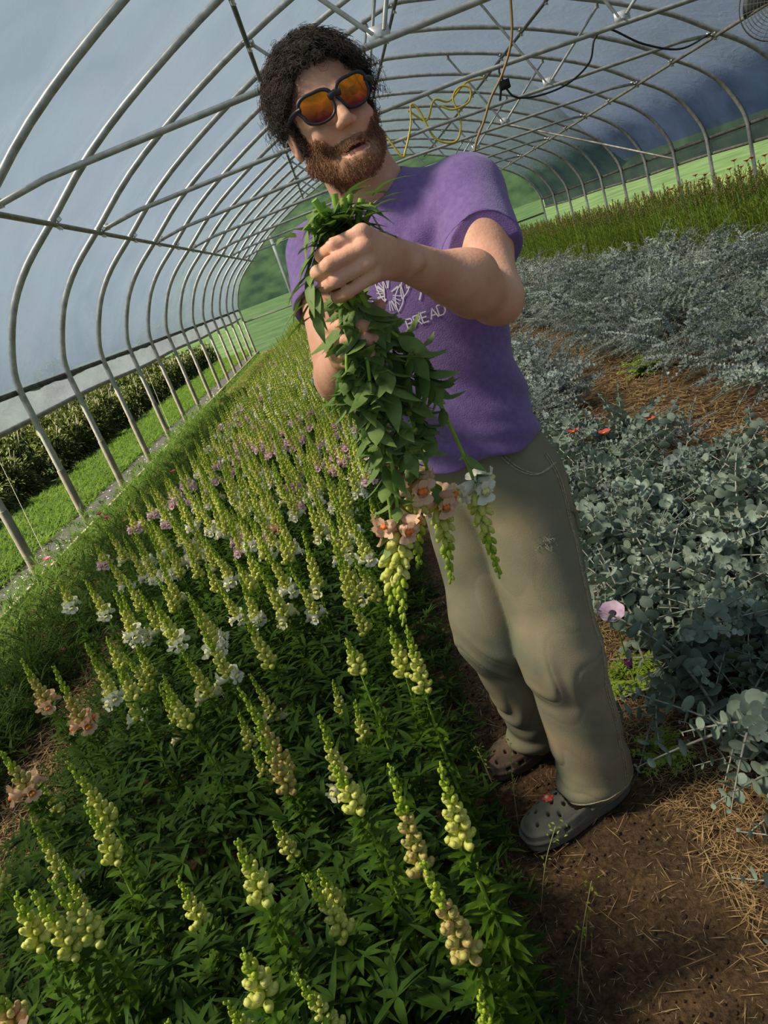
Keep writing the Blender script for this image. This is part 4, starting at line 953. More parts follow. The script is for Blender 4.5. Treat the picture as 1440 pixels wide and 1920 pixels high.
# --- placed plants: colour, x, y, height, spike length, blooms, words that single it out
HERO = [('peach', -1.287, 2.041, .66, .16, 3, 'peach-blooming snapdragon at the left edge beside the straw gap, left one of the pair'),
 ('peach', -1.136, 1.895, .66, .17, 5, 'snapdragon with open orange-throated peach blooms, right one of the pair by the straw gap'),
 ('peach', -1.105, 1.502, .64, .10, 4, 'peach snapdragon cut by the left border of the photo below the straw gap'),
 ('cream', -.854, 1.328, .66, .15, 0, 'snapdragon spike of fat cream buds just below the pair of peach ones'),
 ('cream', -.771, 1.124, .66, .11, 0, 'short snapdragon bud spike standing alone over dark leaves at lower left'),
 ('cream', -.849, .964, .66, .09, 0, 'leftmost of the three bud spikes at the bottom left corner'),
 ('cream', -.789, .944, .66, .12, 0, 'middle one of the three bud spikes at the bottom left corner'),
 ('cream', -.748, .961, .66, .12, 0, 'right and tallest of the three bud spikes at the bottom left corner'),
 ('peach', -.768, .790, .64, .05, 2, 'snapdragon with a pale pink opening bloom in the very bottom left corner'),
 ('cream', -.442, .898, .66, .10, 0, 'slim green bud spike in the bottom middle of the photo'),
 ('cream', -.405, .688, .66, .07, 0, 'small green bud spike just above the bottom border'),
 ('blush', -.470, 1.392, .66, .21, 0, 'tall double spike of yellow buds flushed with pink, centre of the lower bed'),
 ('blush', -.460, 1.335, .60, .15, 0, 'lower spike of blush buds directly in front of the tall double spike'),
 ('cream', -.527, 1.838, .66, .16, 0, 'snapdragon with large pale yellow swollen buds, right of the big white cluster'),
 ('white', -.719, 2.009, .66, .17, 6, 'snapdragon with the big bright white cluster of open blooms in mid bed'),
 ('white', -.837, 2.052, .66, .13, 3, 'white-blooming snapdragon just left of the big bright white cluster'),
 ('cream', -.687, 1.557, .66, .11, 0, 'bud spike standing in front of the big white cluster'),
 ('cream', -.896, 1.739, .64, .08, 0, 'short bud spike below two white-blooming plants on the left'),
 ('white', -1.101, 2.355, .66, .17, 4, 'left-hand white snapdragon with three open blooms above a short bud spike'),
 ('white', -1.274, 2.621, .66, .15, 3, 'white snapdragon between two other white ones on the left side of the bed'),
 ('white', -1.470, 2.797, .66, .12, 3, 'farthest left white-blooming snapdragon, next to the low seedlings'),
 ('white', -1.160, 3.719, .64, .20, 5, 'tall white snapdragon in the leafy cluster left of centre, left one'),
 ('white', -.939, 3.418, .64, .20, 5, 'tall white snapdragon in the leafy cluster left of centre, middle one'),
 ('white', -.719, 2.933, .64, .16, 4, 'white snapdragon at the right of the leafy cluster left of centre'),
 ('white', -.523, 2.420, .64, .20, 4, 'snapdragon with a skirt of white blooms below a long bud spike, centre of bed'),
 ('white', -.637, 2.845, .64, .18, 3, 'white snapdragon with blooms facing left behind the one with the white skirt'),
 ('cream', -.288, 2.064, .64, .18, 0, 'long yellow-green bud spike beside the hanging cut flowers'),
 ('cream', -.237, 1.417, .66, .07, 0, 'tiny bud spike on a thin stem near the path side'),
 ('cream', -.150, 1.410, .66, .10, 0, 'left spike of the close pair of bud spikes near the path'),
 ('cream', -.119, 1.385, .66, .13, 0, 'right spike of the close pair of bud spikes near the path'),
 ('cream', -.107, .947, .66, .13, 0, 'stout green bud spike nearest the path, left of the brown clog'),
 ('cream', -.253, 1.008, .66, .08, 0, 'thin bud spike left of the two big blush spikes'),
 ('blush', -.196, .967, .66, .18, 0, 'big blush bud spike in the foreground, upper one of the two'),
 ('blush', -.134, .782, .66, .16, 0, 'big blush bud spike in the foreground, lower one of the two'),
 ('white', -.209, 2.275, .64, .14, 2, 'white-tipped snapdragon left of the hanging bunch'),
 ('cream', -.242, 2.930, .64, .12, 1, 'cream snapdragon under the man\'s rear elbow'),
 ('white', -.300, 2.330, .66, .15, 2, 'snapdragon with two white blooms behind the long yellow-green spike'),
 ('pink', -1.125, 4.696, .64, .12, 4, 'pink snapdragon in the middle distance, leftmost of the pink ones above the white cluster'),
 ('pink', -.976, 5.836, .64, .14, 5, 'pink snapdragon standing taller in the middle distance'),
 ('pink', -.483, 5.547, .64, .13, 5, 'pink snapdragon below the man\'s rear elbow, left one'),
 ('pink', -.167, 5.037, .64, .13, 5, 'pink snapdragon touching the hanging leaves below the elbow'),
 ('pink', -1.479, 3.787, .64, .12, 4, 'pink snapdragon near the left edge of the bed'),
 ('pink', -1.457, 3.236, .64, .10, 4, 'pink snapdragon at the left edge, closest of the pink ones'),
 ('pink', -1.286, 4.137, .64, .12, 4, 'pale pink snapdragon in the left cluster'),
 ('white', -.593, 3.815, .64, .20, 4, 'white snapdragon in the centre of the bed behind the leafy cluster'),
 ('white', -.455, 3.505, .64, .20, 4, 'white snapdragon in the centre of the bed with side-facing blooms')]
rg = np.random.default_rng(21); GRP = 'snapdragons growing in the long bed'
XYs = []
for c, x, y, h, sp, nb, lab in HERO:
    col = 'peach' if c == 'blush' else c
    t = snap_plant('snapdragon', stalk(h, rg, .02), sp*(1.25 if y < 1.9 else 1.1), col, rg, nb, loc=(x, y, 0), lowmat=bud_blush if c in ('blush', 'peach') else None, bsize=.042)
    tag(t, lab, 'flower', GRP); XYs.append((x, y))
VAR = []
for c, nb, h, sp in (('white', 4, .66, .22), ('white', 6, .64, .24), ('cream', 0, .62, .17), ('cream', 0, .58, .13), ('pink', 5, .63, .17), ('cream', 2, .65, .22), ('white', 3, .62, .19), ('peach', 4, .60, .15)):
    v = snap_plant('snapdragon', stalk(h, rg, .03), sp, c, rg, nb, loc=(-.7, -1.2, 0), bsize=.042); kids_of(v); VAR.append((v, c, nb))
LITE = []
for c, nb, h, sp in (('white', 4, .66, .22), ('white', 3, .64, .20), ('cream', 0, .63, .19), ('pink', 5, .63, .17), ('cream', 1, .62, .20)):
    st, fo, spm, fr = snap_parts(stalk(h, rg, .03), sp, c, rg, lite=True, blooms=nb)
    m = MB(); m.merge(st); 
    n0 = len(m.I); m.merge(fo); m.I[n0:] = [np.full(len(i), 1) for i in m.I[n0:]]
    n0 = len(m.I); m.merge(spm); m.I[n0:] = [i+2 for i in m.I[n0:]]
    for cc2, Mx in fr: stamp_mb(m, BLOOM, cc2[None], Mx[None], [.042], 4)
    LITE.append((m, c))
pos = []
for iy in range(180):
    y = .52+iy*.138
    for ix in range(12):
        x = -1.42+ix*.132+(.066 if iy % 2 else 0)+rg.normal(0, .018); yy = y+rg.normal(0, .02)
        if x > -.13+(.02*math.sin(y*4)) or yy > HOOP_Y[-1]-.4: continue
        if yy < 5 and min(((x-a)**2+(yy-b)**2) for a, b in XYs) < .075**2: continue
        if yy < 3.0 and x < -1.18: continue
        if yy < 1.9 and rg.random() < .45: continue
        if yy < 3.2 and rg.random() < .25: continue
        pos.append((x, yy))
pos.sort(key=lambda p: p[0]**2+p[1]**2)
near, farp = pos[:254], pos[254:]
used = set()
for k, (x, y) in enumerate(near):
    pinkz = noise2(np.array([x*3+9.0]), np.array([y*1.2+3.0]), 4, 2, 1.0)[0] > .55 and y > 3
    if y < 1.9: i = rg.choice([2, 3, 3, 2, 5])
    elif y < 3: i = rg.choice([0, 2, 3, 6, 5])
    else: i = rg.choice([4, 4, 0, 5]) if pinkz else rg.choice([0, 1, 2, 5, 6, 1])
    v, c, nb = VAR[i]
    t = v if i not in used else copy_tree(v)
    used.add(i)
    short = .86 if y < 1.9 else 1.0
    t.location = (x, y, 0); t.rotation_euler = (rg.normal(0, .035), rg.normal(0, .035), rg.uniform(0, 6.28)); s = rg.uniform(.88, 1.03)*short; t.scale = (s, s, s)
    word = {'white': 'white-flowered', 'cream': 'green-budded', 'pink': 'pink-flowered', 'peach': 'peach-flowered'}[c]
    zone = 'in the dense foreground of the bed' if y < 1.9 else ('in the middle of the bed' if y < 4 else 'farther down the long bed')
    kind = {0: 'with a few open blooms', 1: 'with a full ring of open blooms', 2: 'with a medium bud spike', 3: 'with a short bud spike', 4: 'with a ring of open blooms', 5: 'with two cream blooms', 6: 'with a short spike over open blooms', 7: ''}[i]
    tag(t, '%s snapdragon %s %s' % (word, kind, zone), 'flower', 'snapdragons %s, %s' % (zone, kind))
for i in range(len(VAR)):
    if i not in used:
        t = VAR[i][0]; t.location = (-.62, 3.1, 0); tag(t, 'peach-flowered snapdragon among white ones in mid bed', 'flower', GRP)
mb = MB()
for x, y in farp:
    pinkz = noise2(np.array([x*3+9.0]), np.array([y*1.2+3.0]), 4, 2, 1.0)[0] > .57
    m, c = LITE[rg.choice([3, 0, 4]) if pinkz else rg.choice([0, 1, 2, 4, 0])]; a = rg.uniform(0, 6.28); s = rg.uniform(.9, 1.05); ca, sa = math.cos(a)*s, math.sin(a)*s
    n0 = len(mb.I); mb.merge(m, lambda V: V @ np.array([[ca, sa, 0], [-sa, ca, 0], [0, 0, s]])+[x, y, 0])
    if c == 'pink': mb.I[n0:] = [np.where(I_ == 4, 5, I_) for I_ in mb.I[n0:]]
tag(mb.build('distant_snapdragons', [stem_g, leaf_g, bud_tip, bud_low, pet['white'], pet['pink']]), 'far rows of white and pink snapdragons running to the end wall', 'flowers', kind='stuff')
# undergrowth of low leaves between the stems
def tufts(n, xr, yr, zr, L, Wd, rg, up=.8, mask=None, curl=-.4, st=4, k=7, power=1.0):
    m = MB(); x = rg.uniform(*xr, n); y = yr[0]+(yr[1]-yr[0])*rg.uniform(0, 1, n)**power; z = rg.uniform(*zr, n)
    if mask is not None:
        q = mask(x, y); x, y, z = x[q], y[q], z[q]; n = len(x)
    B = np.repeat(np.stack([x, y, z], -1), k, 0); a = rg.uniform(0, 6.28, n*k); d = np.stack([np.cos(a), np.sin(a), rg.uniform(.1, 1, n*k)*up*1.4], -1)
    leaves(m, B, d, np.array([0, 0, 1.0]), L*rg.uniform(.6, 1.2, n*k), Wd*rg.uniform(.7, 1.2, n*k), curl=curl, st=st); return m
under = tufts(5200, (-1.38, -.16), (.45, 6.0), (.01, .40), .062, .014, rg, mask=lambda x, y: ~((y < 3.0) & (x < -1.2)), power=1.6)
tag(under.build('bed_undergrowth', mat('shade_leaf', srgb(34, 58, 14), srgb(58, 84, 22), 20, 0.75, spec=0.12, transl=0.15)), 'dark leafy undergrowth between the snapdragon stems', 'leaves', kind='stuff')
# --- held bunch: cut snapdragons hanging head down from the two hands
CUTS = {
 'D': ('white', 5, [(.072, 1.034, 1.478), (.046, 1.036, 1.43), (.030, 1.040, 1.39), (.040, 1.07, 1.325), (.084, 1.12, 1.227), (.103, 1.14, 1.108), (.112, 1.15, 1.016), (.106, 1.15, .932), (.105, 1.15, .833)], .185, 'cut white snapdragon hanging farthest right from the bunch'),
 'C': ('peach', 4, [(.050, 1.03, 1.486), (.036, 1.036, 1.44), (.024, 1.042, 1.39), (.028, 1.080, 1.323), (.044, 1.10, 1.218), (.043, 1.13, 1.076), (.043, 1.135, 1.001), (.035, 1.135, .938), (.021, 1.13, .864)], .155, 'cut peach snapdragon hanging in front of the trousers, second from the right'),
 'A': ('peach', 4, [(.040, 1.035, 1.495), (.030, 1.038, 1.44), (.020, 1.044, 1.39), (.020, 1.075, 1.326), (.022, 1.085, 1.195), (.021, 1.10, 1.111), (.015, 1.11, 1.059), (-.001, 1.11, .992), (-.022, 1.11, .921)], .155, 'cut peach snapdragon hanging highest, middle of the bunch'),
 'B': ('peach', 5, [(.020, 1.03, 1.490), (.022, 1.034, 1.44), (.014, 1.040, 1.39), (.014, 1.070, 1.331), (.004, 1.07, 1.222), (-.008, 1.07, 1.111), (-.029, 1.07, 1.017), (-.052, 1.07, .937), (-.078, 1.07, .847)], .185, 'cut peach snapdragon hanging lowest on the left of the bunch'),
 'E': ('cream', 0, [(.008, 1.03, 1.484), (.016, 1.036, 1.44), (.010, 1.042, 1.39), (.008, 1.078, 1.333), (-.007, 1.08, 1.223), (-.023, 1.09, 1.102), (-.045, 1.09, .996), (-.092, 1.09, .861)], .11, 'cut green-budded stem hanging behind the lowest peach one')}
catb = 'cut flowers held in the man\'s hands'
for k, (c, nb, pts, sp, lab) in CUTS.items():
    t = snap_plant('cut_snapdragon', catmull(pts, 6), sp, c, rg, nb, lm=leaf_b, lowmat=None, bsize=.038, leafL=.060, leafW=.020, leaf_density=.20 if k == 'D' else .36, rad=.0050, down=True)
    tag(t, lab, 'flower', catb)
LEAFY = [([(.000, 1.03, 1.478), (.010, 1.036, 1.44), (.006, 1.044, 1.39), (.005, 1.078, 1.335), (-.011, 1.06, 1.262), (-.023, 1.06, 1.181), (-.033, 1.06, 1.114)], 'leafy cut stem on the left side of the bunch'),
 ([(-.008, 1.035, 1.470), (.006, 1.040, 1.44), (.002, 1.048, 1.39), (.000, 1.082, 1.337), (-.020, 1.06, 1.281), (-.034, 1.055, 1.238), (-.046, 1.05, 1.19)], 'shortest leafy cut stem sticking out at the left of the bunch'),
 ([(.085, 1.045, 1.468), (.050, 1.042, 1.43), (.032, 1.048, 1.39), (.040, 1.075, 1.326), (.067, 1.075, 1.28), (.081, 1.08, 1.233), (.099, 1.09, 1.168)], 'leafy cut stem reaching across the purple shirt'),
 ([(.060, 1.04, 1.488), (.036, 1.042, 1.44), (.026, 1.048, 1.39), (.028, 1.068, 1.328), (.025, 1.055, 1.249), (.023, 1.07, 1.162), (.020, 1.08, 1.088)], 'leafy cut stem in the front middle of the bunch'),
 ([(.028, 1.045, 1.480), (.026, 1.046, 1.44), (.018, 1.052, 1.39), (.016, 1.068, 1.34), (.008, 1.045, 1.273), (-.007, 1.045, 1.204), (-.020, 1.05, 1.125)], 'leafy cut stem with the broadest leaves at the front of the bunch'),
 ([(.046, 1.055, 1.470), (.030, 1.050, 1.43), (.022, 1.054, 1.39), (.022, 1.085, 1.33), (.050, 1.11, 1.24), (.055, 1.12, 1.15), (.060, 1.12, 1.09)], 'leafy cut stem behind the others, against the shirt')]
for pts, lab in LEAFY:
    st, fo, spm, fr = snap_parts(catmull(pts, 6), .02, 'white', rg, leafL=.066, leafW=.026, leaf_density=.72, rad=.0046, down=True)
    t = empty('cut_leafy_stem'); st.build('stem', stem_g, t); fo.build('foliage', leaf_b, t); tag(t, lab, 'cut stem', catb)

# leafy top of the bunch above the upper fist
mb = MB(); n = 46; B = np.array([.034, 1.034, 1.462])+rg.normal(0, 1, (n, 3))*[.022, .012, .014]; a = rg.uniform(0, 6.28, n)
d = np.stack([np.cos(a), .7*np.sin(a)-.25, rg.uniform(-.5, .7, n)], -1); d[d[:, 1] > .35, 1] *= -.4
leaves(mb, B, d, np.array([0, 0, 1.0]), rg.uniform(.035, .062, n), rg.uniform(.014, .022, n), curl=rg.uniform(-.6, -.1, n), st=6)
t = empty('cut_leafy_stem'); mb.build('foliage', leaf_b, t); mb = MB(); tube(mb, [(.022, 1.032, 1.44), (.020, 1.026, 1.47), (.012, 1.018, 1.495)], .0048, 7); mb.build('stem', stem_g, t)
tag(t, 'short leafy cut end at the very top of the bunch above the upper fist', 'cut stem', catb)
mb = MB(); pts = [(-.002, 1.034, 1.44), (-.026, 1.022, 1.405), (-.040, 1.020, 1.360)]; P = catmull(pts, 5); n = 22; B = P[rg.integers(0, len(P), n)]; a = rg.uniform(0, 6.28, n)
leaves(mb, B, np.stack([np.cos(a)*.8-.5, .5*np.sin(a)-.3, rg.uniform(-.9, .3, n)], -1), np.array([0, 0, 1.0]), rg.uniform(.035, .060, n), rg.uniform(.013, .019, n), curl=rg.uniform(-.5, -.1, n), st=6)
t = empty('cut_leafy_stem'); mb.build('foliage', leaf_b, t); mb = MB(); tube(mb, P, .003, 6); mb.build('stem', stem_g, t)
tag(t, 'thin leafy side shoot hanging outside the fingers of the upper fist', 'cut stem', catb)
# ------------------------------------------------------------------ eucalyptus, red-tipped rows, outside planting
euc = mat('eucalyptus_leaf', srgb(112, 130, 112), srgb(150, 164, 146), 26, 0.5, spec=0.35, transl=0.12, tcol=srgb(120, 140, 110), rand=0.16)
euc2 = mat('young_eucalyptus_leaf', srgb(126, 142, 104), srgb(152, 162, 124), 26, 0.55, spec=0.3, transl=0.15, rand=0.12)
eucs = mat('silvery_eucalyptus_leaf', srgb(128, 142, 134), srgb(168, 176, 168), 26, 0.5, spec=0.35, transl=0.1, rand=0.18)
twig = mat('pale_twig', srgb(168, 170, 156), srgb(136, 130, 112), 40, 0.6)
def disc_t(n=10, cup=.10):
    a = np.linspace(0, 2*math.pi, n, endpoint=False); V = [(0.5+.5*math.cos(t), .52*math.sin(t)*(1-.06*math.cos(t)), cup*(1-0)) for t in a]
    V = np.array(V+[(.42, 0, 0)]); return V, {(3, 0): np.array([[i, (i+1) % n, n] for i in range(n)])}
D10, D6 = disc_t(10), disc_t(6, .05)
def euc_branch(L, leafd, npair, rg, tm, arch=.5, side_twigs=3, r0=.0032):
    def one(P, leafd, npair, tb, lb):
        S_ = np.linspace(0, 1, len(P)); tube(tb, P, r0*(leafd/.04)*(1-.75*S_)+.0004, 5, caps=False)
        s = np.linspace(.10, 1.0, npair); c = np.stack([np.interp(s, S_, P[:, k]) for k in range(3)], -1); T = nrm(np.gradient(P, axis=0)); tn = nrm(np.stack([np.interp(s, S_, T[:, k]) for k in range(3)], -1))
        a0 = nrm(np.cross(tn, [.2, .3, 1.0])); b0 = np.cross(tn, a0); an = np.arange(npair)*1.45+rg.uniform(0, 3)+rg.normal(0, .2, npair)
        r = np.cos(an)[:, None]*a0+np.sin(an)[:, None]*b0; sz = leafd*(1.0-.72*s**2.2)*rg.uniform(.8, 1.1, npair)
        for sg in (-1, 1):
            ax = sg*r+tn*rg.uniform(.05, .55, (npair, 1))+rg.normal(0, .12, (npair, 3)); stamp_mb(lb, tm, c, basis(ax, tn+rg.normal(0, .25, (npair, 3))), sz)
    tb, lb = MB(), MB(); s = np.linspace(0, 1, 12)[:, None]
    P = np.hstack([L*s*(.45+.55*s)*arch, .03*L*np.sin(s*5+rg.uniform(0, 6)), L*(s*(1.15-arch*.5)-.45*arch*s*s)]); one(P, leafd, npair, tb, lb)
    for k in range(side_twigs):
        i = rg.integers(3, 9); d = nrm(rg.normal(0, 1, 3)*[.5, 1, .4]+[.9, 0, .3]); l2 = L*rg.uniform(.25, .45); q = np.linspace(0, 1, 7)[:, None]
        one(P[i]+d*l2*q+np.hstack([0*q, 0*q, -.1*l2*q*q]), leafd*.72, max(5, int(npair*.45)), tb, lb)
    return tb, lb
rg = np.random.default_rng(5)
def bvar(n, *a, **k): return [tuple(m.mesh(nm, mt) for m, nm, mt in zip(euc_branch(*a, rg=rg, **k), ('branch', 'foliage'), (twig, k_leaf))) for _ in range(n)]
k_leaf = euc; NEARB = bvar(6, .46, .050, 14, tm=D10, arch=.75, side_twigs=3)
k_leaf = euc2; YOUNGB = bvar(2, .40, .052, 12, tm=D10, arch=.7, side_twigs=2)
k_leaf = eucs; MIDB = bvar(4, .42, .028, 22, tm=D6, arch=.7, side_twigs=4)
FARB = bvar(5, .80, .030, 34, tm=D6, arch=.42, side_twigs=9)
k_leaf = euc; FARC = bvar(2, .80, .036, 28, tm=D6, arch=.42, side_twigs=7)
def bush(name, loc, kinds, n, rg, sc=1.0, tilt=(.0, .5), avoid=None, r0=.05):
    t = empty(name, loc)
    for i in range(n):
        bm, lm = kinds[rg.integers(len(kinds))]; a = i*2.4+rg.uniform(-.4, .4)
        if avoid is not None:
            for _ in range(12):
                if loc[0]+math.cos(a)*.36*sc > avoid: break
                a = rg.uniform(0, 6.28)
        b = link('branch', bm, t); s = sc*rg.uniform(.75, 1.15); b.scale = (s, s, s); b.rotation_euler = (rg.normal(0, .12), rg.uniform(*tilt), a); b.location = (r0*math.cos(a)*rg.uniform(0, 1.6), r0*math.sin(a)*rg.uniform(0, 1.6), 0)
        f = link('foliage', lm, b)
    return t
NB = [(.66, 1.20, 'large-leaved yellowish eucalyptus plant at the lower right border'), (.62, 1.50, 'round-leaved eucalyptus plant beside the heel of the grey clog'),
      (.60, 1.84, 'eucalyptus plant with pale twigs right beside the front trouser leg'), (.92, 1.72, 'eucalyptus plant at the right border level with the shin'),
      (.62, 2.24, 'eucalyptus plant directly behind the lilac anemone'), (.96, 2.16, 'eucalyptus plant right of the one behind the lilac anemone'), (1.28, 2.20, 'eucalyptus plant at the right border with twigs against the straw strip'),
      (.70, 2.70, 'eucalyptus plant beside the man\'s front pocket'), (1.05, 2.62, 'eucalyptus plant just before the bare straw strip'), (1.42, 2.66, 'eucalyptus plant at the right border closest to the straw strip'),
      (.74, 3.20, 'loose eucalyptus plant behind the man\'s hip'), (1.16, 3.12, 'small eucalyptus plant leaning over the straw strip'),
      (.80, 3.75, 'eucalyptus plant near the small coral flowers'), (1.20, 3.72, 'low eucalyptus plant at the far edge of the near row'), (.86, 4.30, 'greyish eucalyptus plant by the man\'s waist')]
for k, (x, y, lab) in enumerate(NB):
    young = k in (0, 1)
    t = bush('eucalyptus', (x, y, 0), (NEARB+YOUNGB) if young else (NEARB if y < 2.9 else NEARB+MIDB), 19, rg, sc=1.05 if y < 2.3 else 1.08, tilt=(-.45, .40), avoid=.36)
    tag(t, lab, 'eucalyptus', 'eucalyptus plants in the near row')
for k in range(22):
    y = 4.6+k*.40; x = .78+(.50 if k % 2 else 0)+rg.normal(0, .05); t = bush('eucalyptus', (x, y, 0), MIDB, 26, rg, sc=1.35, tilt=(-.45, .35), avoid=.42)
    tag(t, 'silvery grey eucalyptus plant in the near row behind the man, %s from the camera' % ORD[k+1], 'eucalyptus', 'eucalyptus plants farther down the near row')
cnt = 0
for k in range(12):
    y = 2.7+k*.62
    for j, x in enumerate((2.36, 2.95, 3.50)):
        if y < 3.0 and j < 1: continue
        xx = x+rg.normal(0, .06); yy = y+(.3 if j == 1 else 0)+rg.normal(0, .05)
        t = bush('eucalyptus', (xx, yy, 0), FARB+FARC if (k+j) % 3 else FARC+FARC+FARB, 19, rg, sc=rg.uniform(.88, 1.12), tilt=(-.05, .75), r0=.10)
        tag(t, ['silvery eucalyptus bush in the front of the tall row, %s from its near end', 'silvery eucalyptus bush in the middle of the tall row, %s from its near end', 'silvery eucalyptus bush at the back of the tall row, %s from its near end'][j] % ORD[k+1 if j else k], 'eucalyptus', 'tall eucalyptus bushes, %s' % ['front', 'middle', 'back'][j])
mb = MB()
def inst(mb, parts, x, y, a, s, z=0.0):
    ca, sa = math.cos(a)*s, math.sin(a)*s; R_ = np.array([[ca, sa, 0], [-sa, ca, 0], [0, 0, s]])
    for m, mi in parts:
        n0 = len(mb.I); mb.merge(m, lambda V: V @ R_+[x, y, z]); mb.I[n0:] = [np.full(len(i), mi) for i in mb.I[n0:]]
lowb = [euc_branch(.75, .034, 18, rg, D6, arch=.45, side_twigs=6) for _ in range(3)]
for k in range(300):
    tb, lb = lowb[k % 3]; inst(mb, [(tb, 0), (lb, 1)], rg.uniform(2.4, 3.7), rg.uniform(10.1, 21.5), rg.uniform(0, 6.28), rg.uniform(.8, 1.15))
tag(mb.build('distant_eucalyptus', [twig, eucs]), 'far end of the tall silvery eucalyptus row', 'eucalyptus', kind='stuff')
# --- red-tipped tall plants along the right side
redtip = mat('red_tip_buds', srgb(124, 98, 58), srgb(150, 108, 82), 20, 0.7, transl=0.1)
tall_leaf = mat('tall_row_leaf', srgb(78, 98, 30), srgb(112, 132, 48), 12, 0.7, spec=0.15, transl=0.3, tcol=srgb(130, 150, 40), rand=0.15)
def tall_plant(rg, h=.95, full=True):
    st, fo, sp = MB(), MB(), MB(); P = stalk(h, rg, .04); tube(st, P, .004, 4, caps=False)
    n = 70; s = rg.uniform(.05, .93, n)*h; a = rg.uniform(0, 6.28, n); r = np.stack([np.cos(a), np.sin(a), rg.uniform(.8, 2.0, n)], -1)
    c = np.stack([np.interp(s, P[:, 2], P[:, 0]), np.interp(s, P[:, 2], P[:, 1]), s], -1); leaves(fo, c, r, np.array([0, 0, 1.0]), .085, .011, st=3)
    n = 26; s = rg.uniform(.80, 1.0, n)*h; a = rg.uniform(0, 6.28, n); c = np.stack([np.interp(s, P[:, 2], P[:, 0]), np.interp(s, P[:, 2], P[:, 1]), s], -1); r = np.stack([np.cos(a), np.sin(a), 1+0*a], -1)
    stamp_mb(sp, BUDL, c, basis(r, np.array([0, 0, 1.0])+0*r), .015+0*a, 0); return st, fo, sp
TV = []
for _ in range(4):
    st, fo, sp = tall_plant(rg, .95); TV.append((st.mesh('stem', stem_g), fo.mesh('foliage', tall_leaf), sp.mesh('tip_buds', redtip)))
TP = [(4.15+.17*i+rg.normal(0, .03), 4.6+.2*j+rg.normal(0, .04)) for j in range(84) for i in range(7)]; TP.sort(key=lambda p: p[0]**2+p[1]**2)
protoT = []
for me in TV:
    t = empty('red_tipped_plant', (4.5, 6, 0)); [link(nm, m_, t) for nm, m_ in zip(('stem', 'foliage', 'tip_buds'), me)]; kids_of(t); protoT.append(t)
for k, (x, y) in enumerate(TP[:280]):
    t = protoT[k] if k < 4 else copy_tree(protoT[k % 4]); t.location = (x, y, 0); s = rg.uniform(.86, 1.06); t.scale = (s, s, s); t.rotation_euler = (0, 0, rg.uniform(0, 6.28))
    tag(t, 'tall upright green plant with a reddish tip in the dense row along the right side', 'plant', 'red-tipped plants in the right-hand row')
mb = MB(); tl3 = [tall_plant(rg) for _ in range(3)]
for k, (x, y) in enumerate(TP[280:]):
    a, b, c = tl3[k % 3]; inst(mb, [(a, 0), (b, 1), (c, 2)], x, y, rg.uniform(0, 6.28), rg.uniform(.86, 1.06))
tag(mb.build('distant_red_tipped_plants', [stem_g, tall_leaf, redtip]), 'far end of the dense red-tipped row', 'plants', kind='stuff')
# yellow-green plants and red blooms along the right wall
m1 = tufts(2600, (5.45, 6.45), (3, 20), (.0, .30), .16, .016, rg, up=1.6, curl=-.2)
tag(m1.build('wall_side_foliage', mat('yellow_green_foliage', srgb(96, 116, 34), srgb(140, 150, 60), 6, 0.7, transl=0.3)), 'yellow-green leafy growth along the right wall', 'leaves', kind='stuff')
redm = mat('red_petal', srgb(196, 62, 48), srgb(222, 104, 84), 60, 0.6, transl=0.2)
def simple_flower(name, p, r, m, cm, label, cat, group, n=5, stem=.3, cup=.35, petw=.9):
    t = empty(name, (p[0], p[1], 0)); z = p[2]; mb = MB(); tube(mb, [(0, 0, max(0, z-stem)), (.004, .003, z-stem*.5), (0, 0, z)], .0015+.02*r, 5); mb.build('stem', stem_g, t)
    mb = MB(); a = np.arange(n)*2*math.pi/n+rg.uniform(0, 1); d = np.stack([np.cos(a), np.sin(a), cup+0*a], -1)
    leaves(mb, np.repeat([[0, 0, z]], n, 0), d, np.array([0, 0, 1.0]), r, r*petw, curl=.15, fold=.15, st=8, prof=1.7, pw=.6); mb.build('petals', m, t)
    mb = MB(); ball(mb, (0, 0, z+.1*r), (r*.28, r*.28, r*.2), 8, 5); mb.build('flower_centre', cm, t); tag(t, label, cat, group); return t
yc = mat('flower_eye', srgb(200, 170, 60), None, rough=.8); dk = mat('dark_flower_eye', srgb(44, 26, 44), None, rough=.8)
for k in range(22):
    simple_flower('red_flower', (rg.uniform(4.9, 6.3), rg.uniform(6.5, 12.5), rg.uniform(.78, 1.0)), .05, redm, yc, 'small red flower among yellow-green leaves near the right wall', 'flower', 'red flowers near the right wall')
for k, (x, y, z, lab) in enumerate(((1.30, 3.55, .20, 'small red flower on the straw strip'), (1.0, 3.35, .28, 'coral red flower low in the near eucalyptus row'), (.92, 3.6, .26, 'darker red flower just left of the coral one'), (2.55, 4.3, .50, 'salmon flower in the side of the tall eucalyptus row'))):
    simple_flower('red_flower', (x, y, z), .035, redm, yc, lab, 'flower', None)
